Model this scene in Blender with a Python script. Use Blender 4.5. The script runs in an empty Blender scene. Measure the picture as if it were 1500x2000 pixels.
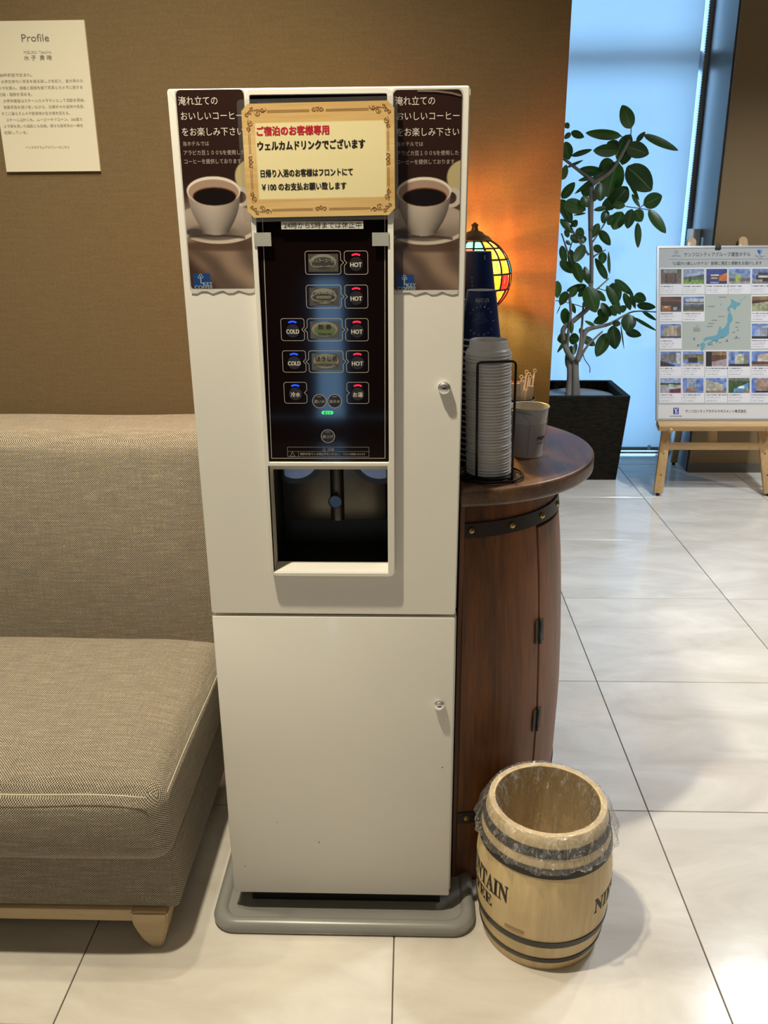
import bpy, bmesh, math, random
import numpy as np
from mathutils import Vector, Matrix

random.seed(7)
SC = bpy.context.scene
COL = SC.collection
PI = math.pi

# ------------------------------------------------------------------ camera
F_PX, PITCH, YAW, ROLL, CAM_H = 1664.5, 0.3353, -0.0327, -0.0073, 1.3487
_fw = Vector((math.sin(YAW)*math.cos(PITCH), math.cos(YAW)*math.cos(PITCH), -math.sin(PITCH)))
_r0 = Vector((math.cos(YAW), -math.sin(YAW), 0)); _u0 = _r0.cross(_fw)
_rt = math.cos(ROLL)*_r0 + math.sin(ROLL)*_u0; _up = _rt.cross(_fw)
cam = bpy.data.cameras.new('camera'); camo = bpy.data.objects.new('camera', cam); COL.objects.link(camo)
cam.sensor_fit = 'HORIZONTAL'; cam.sensor_width = 36; cam.lens = F_PX*36/1500; cam.clip_start = 0.02
camo.matrix_world = Matrix(((_rt.x, _up.x, -_fw.x, 0), (_rt.y, _up.y, -_fw.y, 0), (_rt.z, _up.z, -_fw.z, CAM_H), (0, 0, 0, 1)))
SC.camera = camo

def at(x, y, Y):
    """point on the upright plane at distance Y where a pixel measured on the 1500x2000 photograph lies"""
    d = _fw*F_PX + _rt*(x-750) - _up*(y-1000)
    t = Y/d.y
    return Vector((d.x*t, Y, CAM_H + d.z*t))

# ------------------------------------------------------------------ world, lights, exposure
W = bpy.data.worlds.new('world'); SC.world = W; W.use_nodes = True
nt = W.node_tree; bg = nt.nodes['Background']
bg.inputs[0].default_value = (0.36, 0.64, 1.0, 1); bg.inputs[1].default_value = 8.5
SC.view_settings.view_transform = 'Standard'; SC.view_settings.look = 'None'
SC.view_settings.gamma = 1; SC.view_settings.use_curve_mapping = False
SC.view_settings.exposure = 0.0
SC.cycles.max_bounces = 8; SC.cycles.transparent_max_bounces = 24
SC.cycles.sample_clamp_indirect = 4.0

def spot(loc, power, color, angle=110, blend=0.6, radius=0.035, target=None):
    l = bpy.data.lights.new('downlight_or_fill', 'SPOT'); l.energy = power; l.color = color
    l.spot_size = math.radians(angle); l.spot_blend = blend; l.shadow_soft_size = radius
    o = bpy.data.objects.new('downlight_or_fill', l); COL.objects.link(o); o.location = loc
    d = (Vector(target)-Vector(loc)) if target else Vector((0, 0, -1))
    o.rotation_euler = d.to_track_quat('-Z', 'Y').to_euler()
    return o
WARM = (1.0, 0.89, 0.68); NEUT = (1.0, 0.96, 0.90)
CEIL = 2.62
spot((-0.60, 1.42, CEIL-0.03), 52, WARM, 120, 0.9, 0.025)
spot((-0.46, 0.97, CEIL-0.03), 182, WARM, 125, 0.9, 0.03)
spot((-1.7, 1.2, CEIL-0.03), 45, WARM, 125, 0.9)
spot((1.75, 3.35, CEIL-0.03), 140, (0.9, 0.98, 1.06), 125, 0.9)
spot((1.55, 2.3, CEIL-0.03), 182, (0.94, 0.98, 1.05), 125, 0.9, 0.12)  # cool fill added to brighten the right-hand floor in place of daylight
spot((0.6, -1.2, CEIL-0.03), 36, WARM, 130, 0.8, 0.08)  # unseen fill added to lift the machine front
spot((3.2, 3.0, CEIL-0.03), 85, NEUT, 130, 0.8)  # neutral fill added for the right side, no known lamp
fill = bpy.data.lights.new('fill_light', 'AREA'); fill.shape = 'RECTANGLE'; fill.size = 2.4; fill.size_y = 1.2  # soft overhead fill, added without a real panel in the ceiling
fill.energy = 5; fill.color = (1.0, 0.87, 0.62)
fo = bpy.data.objects.new('fill_light', fill); COL.objects.link(fo); fo.location = (-0.3, -0.9, CEIL-0.04)

# ------------------------------------------------------------------ materials
def lin(c):
    c = np.asarray(c, float)
    return np.where(c <= 0.04045, c/12.92, ((c+0.055)/1.055)**2.4)

def mat(name, col, rough=0.5, metal=0.0, spec=0.5, noise=0.0, nscale=20, bump=0.0, bscale=200, emit=None, estr=0, coat=0, col2=None, stretch=None, distort=0.0):
    m = bpy.data.materials.new(name); m.use_nodes = True
    n = m.node_tree.nodes; l = m.node_tree.links; b = n['Principled BSDF']
    b.inputs['Base Color'].default_value = (*col, 1); b.inputs['Roughness'].default_value = rough
    b.inputs['Metallic'].default_value = metal; b.inputs['Specular IOR Level'].default_value = spec
    b.inputs['Coat Weight'].default_value = coat
    tc = n.new('ShaderNodeTexCoord'); vec = tc.outputs['Object']
    if stretch:
        mp = n.new('ShaderNodeMapping'); mp.inputs['Scale'].default_value = stretch; l.new(vec, mp.inputs[0]); vec = mp.outputs[0]
    if noise or col2:
        t = n.new('ShaderNodeTexNoise'); t.inputs['Scale'].default_value = nscale; t.inputs['Detail'].default_value = 6
        t.inputs['Distortion'].default_value = distort
        l.new(vec, t.inputs['Vector'])
        r = n.new('ShaderNodeValToRGB'); r.color_ramp.elements[0].position = 0.32; r.color_ramp.elements[1].position = 0.68
        c2 = col2 if col2 else tuple(c*(1-noise) for c in col)
        r.color_ramp.elements[0].color = (*c2, 1); r.color_ramp.elements[1].color = (*col, 1)
        l.new(t.outputs[0], r.inputs[0]); l.new(r.outputs[0], b.inputs['Base Color'])
    if bump:
        t = n.new('ShaderNodeTexNoise'); t.inputs['Scale'].default_value = bscale; l.new(vec, t.inputs['Vector'])
        bp = n.new('ShaderNodeBump'); bp.inputs['Strength'].default_value = bump; bp.inputs['Distance'].default_value = 0.002
        l.new(t.outputs[0], bp.inputs['Height']); l.new(bp.outputs[0], b.inputs['Normal'])
    if emit:
        b.inputs['Emission Color'].default_value = (*emit, 1); b.inputs['Emission Strength'].default_value = estr
    return m

def weave_mat(name, dark, light, cell, streak=0.35, rough=0.95, bumpd=0.0006, contrast=(0.35, 0.75), big=0.25):
    """woven cloth: crossing threads with uneven dye along each thread"""
    m = bpy.data.materials.new(name); m.use_nodes = True
    n = m.node_tree.nodes; l = m.node_tree.links; b = n['Principled BSDF']
    b.inputs['Roughness'].default_value = rough; b.inputs['Specular IOR Level'].default_value = 0.2
    b.inputs['Sheen Weight'].default_value = 0.15
    uv = n.new('ShaderNodeUVMap') ; uv.uv_map = 'UVMap'
    def wave(direction):
        w = n.new('ShaderNodeTexWave'); w.wave_type = 'BANDS'; w.bands_direction = direction; w.wave_profile = 'SIN'
        w.inputs['Scale'].default_value = 1.0/cell*0.314159; w.inputs['Distortion'].default_value = 0.3
        w.inputs['Detail'].default_value = 0
        l.new(uv.outputs[0], w.inputs['Vector']); return w
    wx, wy = wave('X'), wave('Y')
    ch = n.new('ShaderNodeTexChecker'); ch.inputs['Scale'].default_value = 1.0/cell; ch.inputs[1].default_value = (1, 1, 1, 1); ch.inputs[2].default_value = (0, 0, 0, 1)
    l.new(uv.outputs[0], ch.inputs['Vector'])
    def streaks(sx, sy):
        mp = n.new('ShaderNodeMapping'); mp.inputs['Scale'].default_value = (sx, sy, 1); l.new(uv.outputs[0], mp.inputs[0])
        t = n.new('ShaderNodeTexNoise'); t.inputs['Scale'].default_value = 1; t.inputs['Detail'].default_value = 3; l.new(mp.outputs[0], t.inputs['Vector']); return t
    s1 = streaks(18, 0.45/cell); s2 = streaks(0.45/cell, 18); s3 = streaks(0.6/cell, 0.6/cell)
    def mth(op, a, c):
        k = n.new('ShaderNodeMath'); k.operation = op
        for i, v in enumerate((a, c)):
            if isinstance(v, (int, float)): k.inputs[i].default_value = v
            else: l.new(v, k.inputs[i])
        return k.outputs[0]
    v = mth('MULTIPLY', ch.outputs['Fac'], big)
    v = mth('ADD', v, mth('MULTIPLY', s1.outputs[0], streak))
    v = mth('ADD', v, mth('MULTIPLY', s2.outputs[0], streak*0.45))
    v = mth('ADD', v, mth('MULTIPLY', s3.outputs[0], 0.35))
    r = n.new('ShaderNodeValToRGB'); r.color_ramp.elements[0].position = contrast[0]; r.color_ramp.elements[1].position = contrast[1]
    r.color_ramp.elements[0].color = (*dark, 1); r.color_ramp.elements[1].color = (*light, 1)
    l.new(v, r.inputs[0]); l.new(r.outputs[0], b.inputs['Base Color'])
    bp = n.new('ShaderNodeBump'); bp.inputs['Strength'].default_value = 0.8; bp.inputs['Distance'].default_value = bumpd
    l.new(v, bp.inputs['Height']); l.new(bp.outputs[0], b.inputs['Normal'])
    return m

def print_mat(name='printed_paper', rough=0.35, coat=0.0):
    m = bpy.data.materials.new(name); m.use_nodes = True
    n = m.node_tree.nodes; l = m.node_tree.links; b = n['Principled BSDF']
    a = n.new('ShaderNodeVertexColor'); a.layer_name = 'Col'
    l.new(a.outputs[0], b.inputs['Base Color']); b.inputs['Roughness'].default_value = rough; b.inputs['Coat Weight'].default_value = coat
    b.inputs['Coat Roughness'].default_value = 0.06
    return m

def wood_mat(name, c1, c2, scale=6, rough=0.4, axis='Z', coat=0.0, bump=0.15, knots=False):
    m = bpy.data.materials.new(name); m.use_nodes = True
    n = m.node_tree.nodes; l = m.node_tree.links; b = n['Principled BSDF']
    b.inputs['Roughness'].default_value = rough; b.inputs['Coat Weight'].default_value = coat; b.inputs['Coat Roughness'].default_value = 0.25
    tc = n.new('ShaderNodeTexCoord'); mp = n.new('ShaderNodeMapping')
    s = {'X': (0.7, 9, 9), 'Y': (9, 0.7, 9), 'Z': (9, 9, 0.7)}[axis]
    mp.inputs['Scale'].default_value = tuple(q*scale/6 for q in s); l.new(tc.outputs['Object'], mp.inputs[0])
    t = n.new('ShaderNodeTexNoise'); t.inputs['Scale'].default_value = 2.2; t.inputs['Detail'].default_value = 8; t.inputs['Roughness'].default_value = 0.62; t.inputs['Distortion'].default_value = 0.9
    l.new(mp.outputs[0], t.inputs['Vector'])
    mp2 = n.new('ShaderNodeMapping'); mp2.inputs['Scale'].default_value = tuple(q*scale*1.6 for q in s); l.new(tc.outputs['Object'], mp2.inputs[0])
    t2 = n.new('ShaderNodeTexNoise'); t2.inputs['Scale'].default_value = 2; t2.inputs['Detail'].default_value = 3; l.new(mp2.outputs[0], t2.inputs['Vector'])
    mx = n.new('ShaderNodeMath'); mx.operation = 'MULTIPLY_ADD'; mx.inputs[1].default_value = 0.35; l.new(t2.outputs[0], mx.inputs[0]); l.new(t.outputs[0], mx.inputs[2])
    r = n.new('ShaderNodeValToRGB'); r.color_ramp.elements[0].position = 0.48; r.color_ramp.elements[1].position = 0.86
    r.color_ramp.elements[0].color = (*c1, 1); r.color_ramp.elements[1].color = (*c2, 1)
    l.new(mx.outputs[0], r.inputs[0]); out = r.outputs[0]
    if knots:
        t3 = n.new('ShaderNodeTexNoise'); t3.inputs['Scale'].default_value = 5.0; t3.inputs['Detail'].default_value = 3; l.new(tc.outputs['Object'], t3.inputs['Vector'])
        r3 = n.new('ShaderNodeValToRGB'); r3.color_ramp.elements[0].position = 0.35; r3.color_ramp.elements[1].position = 0.62
        r3.color_ramp.elements[0].color = (0.38, 0.36, 0.36, 1); r3.color_ramp.elements[1].color = (1, 1, 1, 1); l.new(t3.outputs[0], r3.inputs[0])
        mm = n.new('ShaderNodeMix'); mm.data_type = 'RGBA'; mm.blend_type = 'MULTIPLY'; mm.inputs[0].default_value = 1.0
        l.new(out, mm.inputs[6]); l.new(r3.outputs[0], mm.inputs[7]); out = mm.outputs[2]
    l.new(out, b.inputs['Base Color'])
    bp = n.new('ShaderNodeBump'); bp.inputs['Strength'].default_value = bump; bp.inputs['Distance'].default_value = 0.002
    l.new(mx.outputs[0], bp.inputs['Height']); l.new(bp.outputs[0], b.inputs['Normal'])
    return m

# ------------------------------------------------------------------ object helpers
WPOS = {}
def reg(o, label=None, cat=None, group=None, kind=None):
    if label: o['label'] = label
    if cat: o['category'] = cat
    if group: o['group'] = group
    if kind: o['kind'] = kind
    return o
def thing(name, loc, label=None, cat=None, group=None, kind=None):
    o = bpy.data.objects.new(name, None); COL.objects.link(o); o.location = loc; o.empty_display_size = 0.05
    WPOS[o.name] = Vector(loc)
    return reg(o, label, cat, group, kind)
def link(name, me, mt, parent=None, origin=None, smooth=False, label=None, kind=None):
    """me is in world coordinates; it is re-expressed about its parent's (or its own) origin"""
    org = WPOS[parent.name] if parent is not None else Vector(origin or (0, 0, 0))
    if org.length: me.transform(Matrix.Translation(-org))
    if mt is not None and not me.materials: me.materials.append(mt)
    o = bpy.data.objects.new(name, me); COL.objects.link(o)
    if parent is not None: o.parent = parent
    else: o.location = org
    WPOS[o.name] = org
    if smooth: me.polygons.foreach_set('use_smooth', [True]*len(me.polygons))
    if smooth == 'auto':
        me.set_sharp_from_angle(angle=math.radians(38))
    if label: o['label'] = label
    if kind: o['kind'] = kind
    return o
def pyd(name, vs, fs, mt, parent=None, **k):
    me = bpy.data.meshes.new(name); me.from_pydata([tuple(v) for v in vs], [], fs); me.update()
    return link(name, me, mt, parent, **k)
def from_bm(name, bm, mt, parent=None, **k):
    me = bpy.data.meshes.new(name); bmesh.ops.recalc_face_normals(bm, faces=bm.faces); bm.to_mesh(me); bm.free()
    return link(name, me, mt, parent, **k)
def add_box(bm, x0, x1, y0, y1, z0, z1, bev=0.0, seg=2, M=None):
    r = bmesh.ops.create_cube(bm, size=1); vs = r['verts']
    for v in vs: v.co = Vector(((x0+x1)/2+v.co.x*(x1-x0), (y0+y1)/2+v.co.y*(y1-y0), (z0+z1)/2+v.co.z*(z1-z0)))
    if bev:
        es = list({e for v in vs for e in v.link_edges})
        rr = bmesh.ops.bevel(bm, geom=es, offset=bev, segments=seg, profile=0.5, affect='EDGES')
        vs = list({v for f in rr['faces'] for v in f.verts} | {v for v in vs if v.is_valid})
    if M is not None:
        for v in vs: v.co = M @ v.co
    return vs
def box(name, x0, x1, y0, y1, z0, z1, mt, parent=None, bev=0.0, seg=2, M=None, **k):
    bm = bmesh.new(); add_box(bm, x0, x1, y0, y1, z0, z1, bev, seg, M)
    return from_bm(name, bm, mt, parent, smooth='auto' if bev else False, **k)
def lathe_data(prof, seg=48, a0=0.0, a1=2*PI, center=(0, 0, 0)):
    full = abs((a1-a0)-2*PI) < 1e-6; n = seg if full else seg+1
    vs = []; fs = []
    for i in range(n):
        a = a0+(a1-a0)*i/seg; c, s = math.cos(a), math.sin(a)
        for r, z in prof: vs.append((center[0]+r*c, center[1]+r*s, center[2]+z))
    P = len(prof)
    for i in range(seg):
        j = (i+1) % n
        for k in range(P-1): fs.append((i*P+k, j*P+k, j*P+k+1, i*P+k+1))
    return vs, fs
def lathe(name, prof, center, mt, parent=None, seg=48, a0=0.0, a1=2*PI, smooth='auto', **k):
    vs, fs = lathe_data(prof, seg, a0, a1, center)
    bm = bmesh.new(); V = [bm.verts.new(v) for v in vs]
    for f in fs:
        if len(set(vs[i] for i in f)) >= 3:
            try: bm.faces.new([V[i] for i in f])
            except ValueError: pass
    bmesh.ops.remove_doubles(bm, verts=bm.verts, dist=1e-6)
    return from_bm(name, bm, mt, parent, smooth=smooth, **k)
def tube_data(pts, r, seg=8, closed=False):
    pts = [Vector(p) for p in pts]; n = len(pts)
    rs = r if isinstance(r, (list, tuple)) else [r]*n
    vs = []; fs = []; ref = None
    for i, p in enumerate(pts):
        if closed: t = pts[(i+1) % n]-pts[i-1]
        else: t = pts[min(i+1, n-1)]-pts[max(i-1, 0)]
        t.normalize()
        if ref is None:
            ref = t.orthogonal().normalized()
        else:
            ref = (ref-t*ref.dot(t)); ref = ref.normalized() if ref.length > 1e-6 else t.orthogonal().normalized()
        b = t.cross(ref)
        for k in range(seg):
            a = 2*PI*k/seg; vs.append(p+(ref*math.cos(a)+b*math.sin(a))*rs[i])
    m = n if closed else n-1
    for i in range(m):
        j = (i+1) % n
        for k in range(seg): fs.append((i*seg+k, i*seg+(k+1) % seg, j*seg+(k+1) % seg, j*seg+k))
    if not closed: fs.append(tuple(range(seg-1, -1, -1))); fs.append(tuple((n-1)*seg+k for k in range(seg)))
    return vs, fs
def tube(name, pts, r, mt, parent=None, seg=8, closed=False, **k):
    vs, fs = tube_data(pts, r, seg, closed); return pyd(name, vs, fs, mt, parent, smooth=True, **k)
def merge(lst):
    V = []; Fc = []
    for vs, fs in lst:
        o = len(V); V += [tuple(v) for v in vs]; Fc += [tuple(i+o for i in f) for f in fs]
    return V, Fc
def smooth_path(pts, n=6):
    P = [Vector(p) for p in pts]; out = []
    for i in range(len(P)-1):
        p0, p1, p2, p3 = P[max(i-1, 0)], P[i], P[i+1], P[min(i+2, len(P)-1)]
        for k in range(n):
            t = k/n
            out.append(0.5*((2*p1)+(p2-p0)*t+(2*p0-5*p1+4*p2-p3)*t*t+(3*p1-p0-3*p2+p3)*t**3))
    out.append(P[-1]); return out

class Plane:
    """a flat face in the place: origin, unit right, unit up; n points to the viewer"""
    def __init__(s, o, r, u): s.o = Vector(o); s.r = Vector(r).normalized(); s.u = Vector(u).normalized(); s.n = s.r.cross(s.u)
    def p(s, x, y, h=0.0): return s.o+s.r*x+s.u*y+s.n*h
def text(body, pl, x0, y0, x1, y1, mt, parent, bold=0.0, h=0.0004, name='lettering', rot=0.0, warp=None, label=None, hpx=None, shear=0, nofit=False, res=2):
    """letters fitted to the rectangle x0..x1, y0..y1 of a plane"""
    cu = bpy.data.curves.new('lettering', 'FONT'); cu.body = body; cu.resolution_u = res; cu.size = 1; cu.shear = shear
    to = bpy.data.objects.new('lettering', cu); COL.objects.link(to)
    dg = bpy.context.evaluated_depsgraph_get(); me = bpy.data.meshes.new_from_object(to.evaluated_get(dg))
    bpy.data.objects.remove(to); bpy.data.curves.remove(cu)
    me.materials.clear()
    n = len(me.vertices); co = np.empty(n*3, np.float32); me.vertices.foreach_get('co', co); co = co.reshape(-1, 3)
    mn = co.min(0); mx = co.max(0); sx = (x1-x0)/(mx[0]-mn[0]); sy = (y1-y0)/(mx[1]-mn[1])
    if nofit: sy = sx
    a = (co[:, 0]-mn[0])*sx; b = (co[:, 1]-mn[1])*sy
    w_, h_ = x1-x0, (mx[1]-mn[1])*sy
    if rot == 180: a = w_-a; b = h_-b
    offs = [(0, 0, 0)]
    if bold:
        d = bold*h_*1.1; offs = [(-d, -d*0.6, 0), (d, -d*0.6, 1), (0, 0, 2), (-d, d*0.6, 3), (d, d*0.6, 4)]
    fs = [tuple(p.vertices) for p in me.polygons]; bpy.data.meshes.remove(me); V = []; Fc = []
    for (dx, dy, k) in offs:
        o_ = len(V)
        for i in range(n):
            X, Y = x0+a[i]+dx, y0+b[i]+dy
            V.append(tuple(warp(X, Y) if warp else pl.p(X, Y, h+k*0.00002)))
        Fc += [tuple(q+o_ for q in f) for f in fs]
    me = bpy.data.meshes.new(name); me.from_pydata(V, [], Fc); me.update()
    return link(name, me, mt, parent, label=label)
def ribbon_data(pts, w, closed=False):
    """flat line of width w through 2-d points"""
    P = [Vector(p) for p in pts]; n = len(P); vs = []; fs = []
    for i in range(n):
        if closed: a, b = P[i-1], P[(i+1) % n]
        else: a, b = P[max(i-1, 0)], P[min(i+1, n-1)]
        d1 = (P[i]-a); d2 = (b-P[i])
        d1 = d1.normalized() if d1.length > 1e-9 else d2.normalized(); d2 = d2.normalized() if d2.length > 1e-9 else d1
        t = (d1+d2); t = t.normalized() if t.length > 1e-6 else d1
        nn = Vector((-t.y, t.x)); k = 1/max(0.5, abs(nn.dot(Vector((-d1.y, d1.x)))))
        vs += [P[i]+nn*w/2*k, P[i]-nn*w/2*k]
    m = n if closed else n-1
    for i in range(m):
        j = (i+1) % n; fs.append((2*i+1, 2*j+1, 2*j, 2*i))
    return vs, fs
def flat(name, items, pl, h, mt, parent, **k):
    V, Fc = merge([([(v[0], v[1], 0) for v in vs], fs) for vs, fs in items])
    return pyd(name, [pl.p(x, y, h) for x, y, _ in V], Fc, mt, parent, **k)
def rrect(x0, y0, x1, y1, r, n=5):
    out = []
    for cx, cy, a in ((x1-r, y1-r, 0), (x0+r, y1-r, 90), (x0+r, y0+r, 180), (x1-r, y0+r, 270)):
        for i in range(n+1):
            t = math.radians(a+90*i/n); out.append((cx+r*math.cos(t), cy+r*math.sin(t)))
    return out
def poly(pts): return [tuple(p) for p in pts], [tuple(range(len(pts)))]
def circ(cx, cy, rx, ry=None, n=24, a0=0, a1=360):
    ry = ry or rx; m = n if a1-a0 == 360 else n+1
    return [(cx+rx*math.cos(math.radians(a0+(a1-a0)*i/n)), cy+ry*math.sin(math.radians(a0+(a1-a0)*i/n))) for i in range(m)]
def slab(name, pts, pl, h0, h1, mt, parent, **k):
    """thin plate with a 2-d outline, from height h0 to h1 over a plane"""
    n = len(pts); vs = [pl.p(x, y, h0) for x, y in pts]+[pl.p(x, y, h1) for x, y in pts]
    fs = [tuple(range(n-1, -1, -1)), tuple(range(n, 2*n))]+[(i, (i+1) % n, n+(i+1) % n, n+i) for i in range(n)]
    return pyd(name, vs, fs, mt, parent, **k)
def painted(name, w, h, nx, ny, fn, pl, off, mt, parent, mask=None, **k):
    """a print: a fine grid of vertices coloured by fn(u, v) with v running downwards, sRGB"""
    u = np.linspace(0, 1, nx+1); v = np.linspace(0, 1, ny+1); U, V = np.meshgrid(u, v)
    c = np.clip(fn(U, V), 0, 1); L = lin(c).reshape(-1, 3)
    o = np.array(pl.p(0, 0, off)); co = o+np.outer(U.ravel()*w, np.array(pl.r))+np.outer((1-V.ravel())*h, np.array(pl.u))
    me = bpy.data.meshes.new(name); nv = co.shape[0]; me.vertices.add(nv); me.vertices.foreach_set('co', co.astype(np.float32).ravel())
    i = np.arange(nx)[None, :]+np.arange(ny)[:, None]*(nx+1); q = np.stack([i+nx+1, i+nx+2, i+1, i], -1).reshape(-1, 4)
    if mask is not None:
        uc = (u[:-1]+u[1:])/2; vc = (v[:-1]+v[1:])/2; UC, VC = np.meshgrid(uc, vc); q = q[mask(UC, VC).ravel()]
    me.loops.add(q.size); me.loops.foreach_set('vertex_index', q.ravel().astype(np.int32))
    me.polygons.add(len(q)); me.polygons.foreach_set('loop_start', np.arange(0, q.size, 4, dtype=np.int32)); me.update(calc_edges=True)
    a = me.color_attributes.new('Col', 'FLOAT_COLOR', 'POINT'); a.data.foreach_set('color', np.concatenate([L, np.ones((nv, 1))], 1).astype(np.float32).ravel())
    return link(name, me, mt, parent, **k)
def box_uv(o, rot=False):
    """UVs in metres, projected along each face's main axis"""
    me = o.data; uv = me.uv_layers.new(name='UVMap')
    for p in me.polygons:
        n = p.normal; ax = max(range(3), key=lambda i: abs(n[i]))
        for li in p.loop_indices:
            c = me.vertices[me.loops[li].vertex_index].co
            uv.data[li].uv = ((c.y, c.z) if ax == 0 else (c.x, c.z) if ax == 1 else (c.x, c.y))
def cam_smooth(x, a, b):
    t = np.clip((x-a)/(b-a), 0, 1); return t*t*(3-2*t)

def holed(name, outer, holes, pl, h0, h1, mt, parent, bevel=0.0, **k):
    """plate of thickness h0..h1 with an outline and holes"""
    bm = bmesh.new(); es = []
    for lp in [outer]+holes:
        vs = [bm.verts.new(pl.p(x, y, h0)) for x, y in lp]
        es += [bm.edges.new((vs[i], vs[(i+1) % len(vs)])) for i in range(len(vs))]
    r = bmesh.ops.triangle_fill(bm, use_beauty=True, use_dissolve=True, edges=es)
    fs = [g for g in bm.faces]
    e = bmesh.ops.extrude_face_region(bm, geom=fs)
    for v in [g for g in e['geom'] if isinstance(g, bmesh.types.BMVert)]: v.co += pl.n*(h1-h0)
    o = from_bm(name, bm, mt, parent, smooth=False, **k)
    if bevel:
        o.data.polygons.foreach_set('use_smooth', [True]*len(o.data.polygons))
        md = o.modifiers.new('bevel', 'BEVEL'); md.width = bevel; md.segments = 2; md.limit_method = 'ANGLE'; md.angle_limit = 0.6; md.harden_normals = True
    return o
def rect(x0, y0, x1, y1): return [(x0, y0), (x1, y0), (x1, y1), (x0, y1)]

# ================================================================== materials of the room
M_WALL = weave_mat('brown_woven_wallpaper', (0.110, 0.074, 0.034), (0.200, 0.140, 0.070), 0.0032, streak=0.22, rough=0.85, bumpd=0.0003, contrast=(0.22, 0.80), big=0.12)
M_CEIL = mat('ceiling_paint', (0.42, 0.39, 0.33), 0.9)
M_COLUMN = mat('brown_column_paper', (0.25, 0.165, 0.078), 0.7, noise=0.12, nscale=160, bump=0.1, bscale=400)
M_SIDE = mat('grey_reveal_paint', (0.085, 0.070, 0.052), 0.35, noise=0.08, nscale=6)
M_TILE = mat('polished_porcelain', (0.70, 0.655, 0.60), 0.16, spec=0.5)
def tile_nodes(m):
    n = m.node_tree.nodes; l = m.node_tree.links; b = n['Principled BSDF']
    tc = n.new('ShaderNodeTexCoord'); oi = n.new('ShaderNodeObjectInfo')
    ad = n.new('ShaderNodeVectorMath'); ad.operation = 'MULTIPLY_ADD'; ad.inputs[1].default_value = (37, 53, 11)
    cb = n.new('ShaderNodeCombineXYZ'); l.new(oi.outputs['Random'], cb.inputs[0]); l.new(oi.outputs['Random'], cb.inputs[1])
    l.new(cb.outputs[0], ad.inputs[0]); l.new(tc.outputs['Object'], ad.inputs[2])
    mp = n.new('ShaderNodeMapping'); mp.inputs['Scale'].default_value = (1.0, 2.6, 1); mp.inputs['Rotation'].default_value = (0, 0, 0.5); l.new(ad.outputs[0], mp.inputs[0])
    t = n.new('ShaderNodeTexNoise'); t.inputs['Scale'].default_value = 2.6; t.inputs['Detail'].default_value = 9; t.inputs['Roughness'].default_value = 0.62; t.inputs['Distortion'].default_value = 0.7
    l.new(mp.outputs[0], t.inputs['Vector'])
    r = n.new('ShaderNodeValToRGB'); e = r.color_ramp.elements; e[0].position = 0.30; e[1].position = 0.72
    e[0].color = (0.53, 0.485, 0.42, 1); e[1].color = (0.73, 0.69, 0.62, 1); l.new(t.outputs[0], r.inputs[0]); l.new(r.outputs[0], b.inputs['Base Color'])
    r2 = n.new('ShaderNodeMapRange'); r2.inputs['To Min'].default_value = 0.11; r2.inputs['To Max'].default_value = 0.22; l.new(t.outputs[0], r2.inputs[0]); l.new(r2.outputs[0], b.inputs['Roughness'])
    t2 = n.new('ShaderNodeTexNoise'); t2.inputs['Scale'].default_value = 28; t2.inputs['Detail'].default_value = 2; l.new(tc.outputs['Object'], t2.inputs['Vector'])
    bp = n.new('ShaderNodeBump'); bp.inputs['Strength'].default_value = 0.06; bp.inputs['Distance'].default_value = 0.002; l.new(t2.outputs[0], bp.inputs['Height']); l.new(bp.outputs[0], b.inputs['Normal'])
tile_nodes(M_TILE)
M_GROUT = mat('dark_grout', (0.10, 0.085, 0.07), 0.9, noise=0.3, nscale=60)
M_BASE = mat('taupe_baseboard', (0.11, 0.095, 0.08), 0.5)
M_ALU = mat('grey_window_metal', (0.33, 0.34, 0.36), 0.35, metal=0.3)
M_WHITEP = mat('white_plastic', (0.9, 0.92, 0.93), 0.35)

# ================================================================== room shell
def st(o): o['kind'] = 'structure'; return o
wb = st(box('wall_back', -3.2, 0.335, 2.05, 5.2, 0, CEIL, M_WALL)); box_uv(wb)
st(box('wall_left', -3.4, -3.2, -3.2, 5.2, 0, CEIL, M_WALL)); box_uv(bpy.data.objects['wall_left'])
st(box('ceiling', -3.4, 4.2, -3.2, 5.2, CEIL, CEIL+0.1, M_CEIL))
fl = st(box('floor', -3.4, 4.2, -3.2, 5.2, -0.05, -0.0025, M_GROUT))
T = 0.6; X0, Y0 = -0.6293, 1.7059
bm = bmesh.new(); add_box(bm, -T/2+0.0012, T/2-0.0012, -T/2+0.0012, T/2-0.0012, -0.012, 0, 0.0010, 1)
tme = bpy.data.meshes.new('tile'); bm.to_mesh(tme); bm.free(); tme.materials.append(M_TILE)
for i in range(-4, 8):
    for j in range(-7, 6):
        o = bpy.data.objects.new('tile', tme); COL.objects.link(o); o.parent = fl
        o.location = (X0+T*(i+0.5), Y0+T*(j+0.5), 0)
st(box('wall_column', 1.53, 4.2, 4.556, 5.2, 0, CEIL, M_COLUMN))
st(box('trim_1', 1.522, 1.5298, 4.575, 5.0, 0, CEIL, M_SIDE))
st(box('baseboard_column', 1.523, 4.2, 4.546, 4.556, 0, 0.05, M_BASE))
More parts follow.
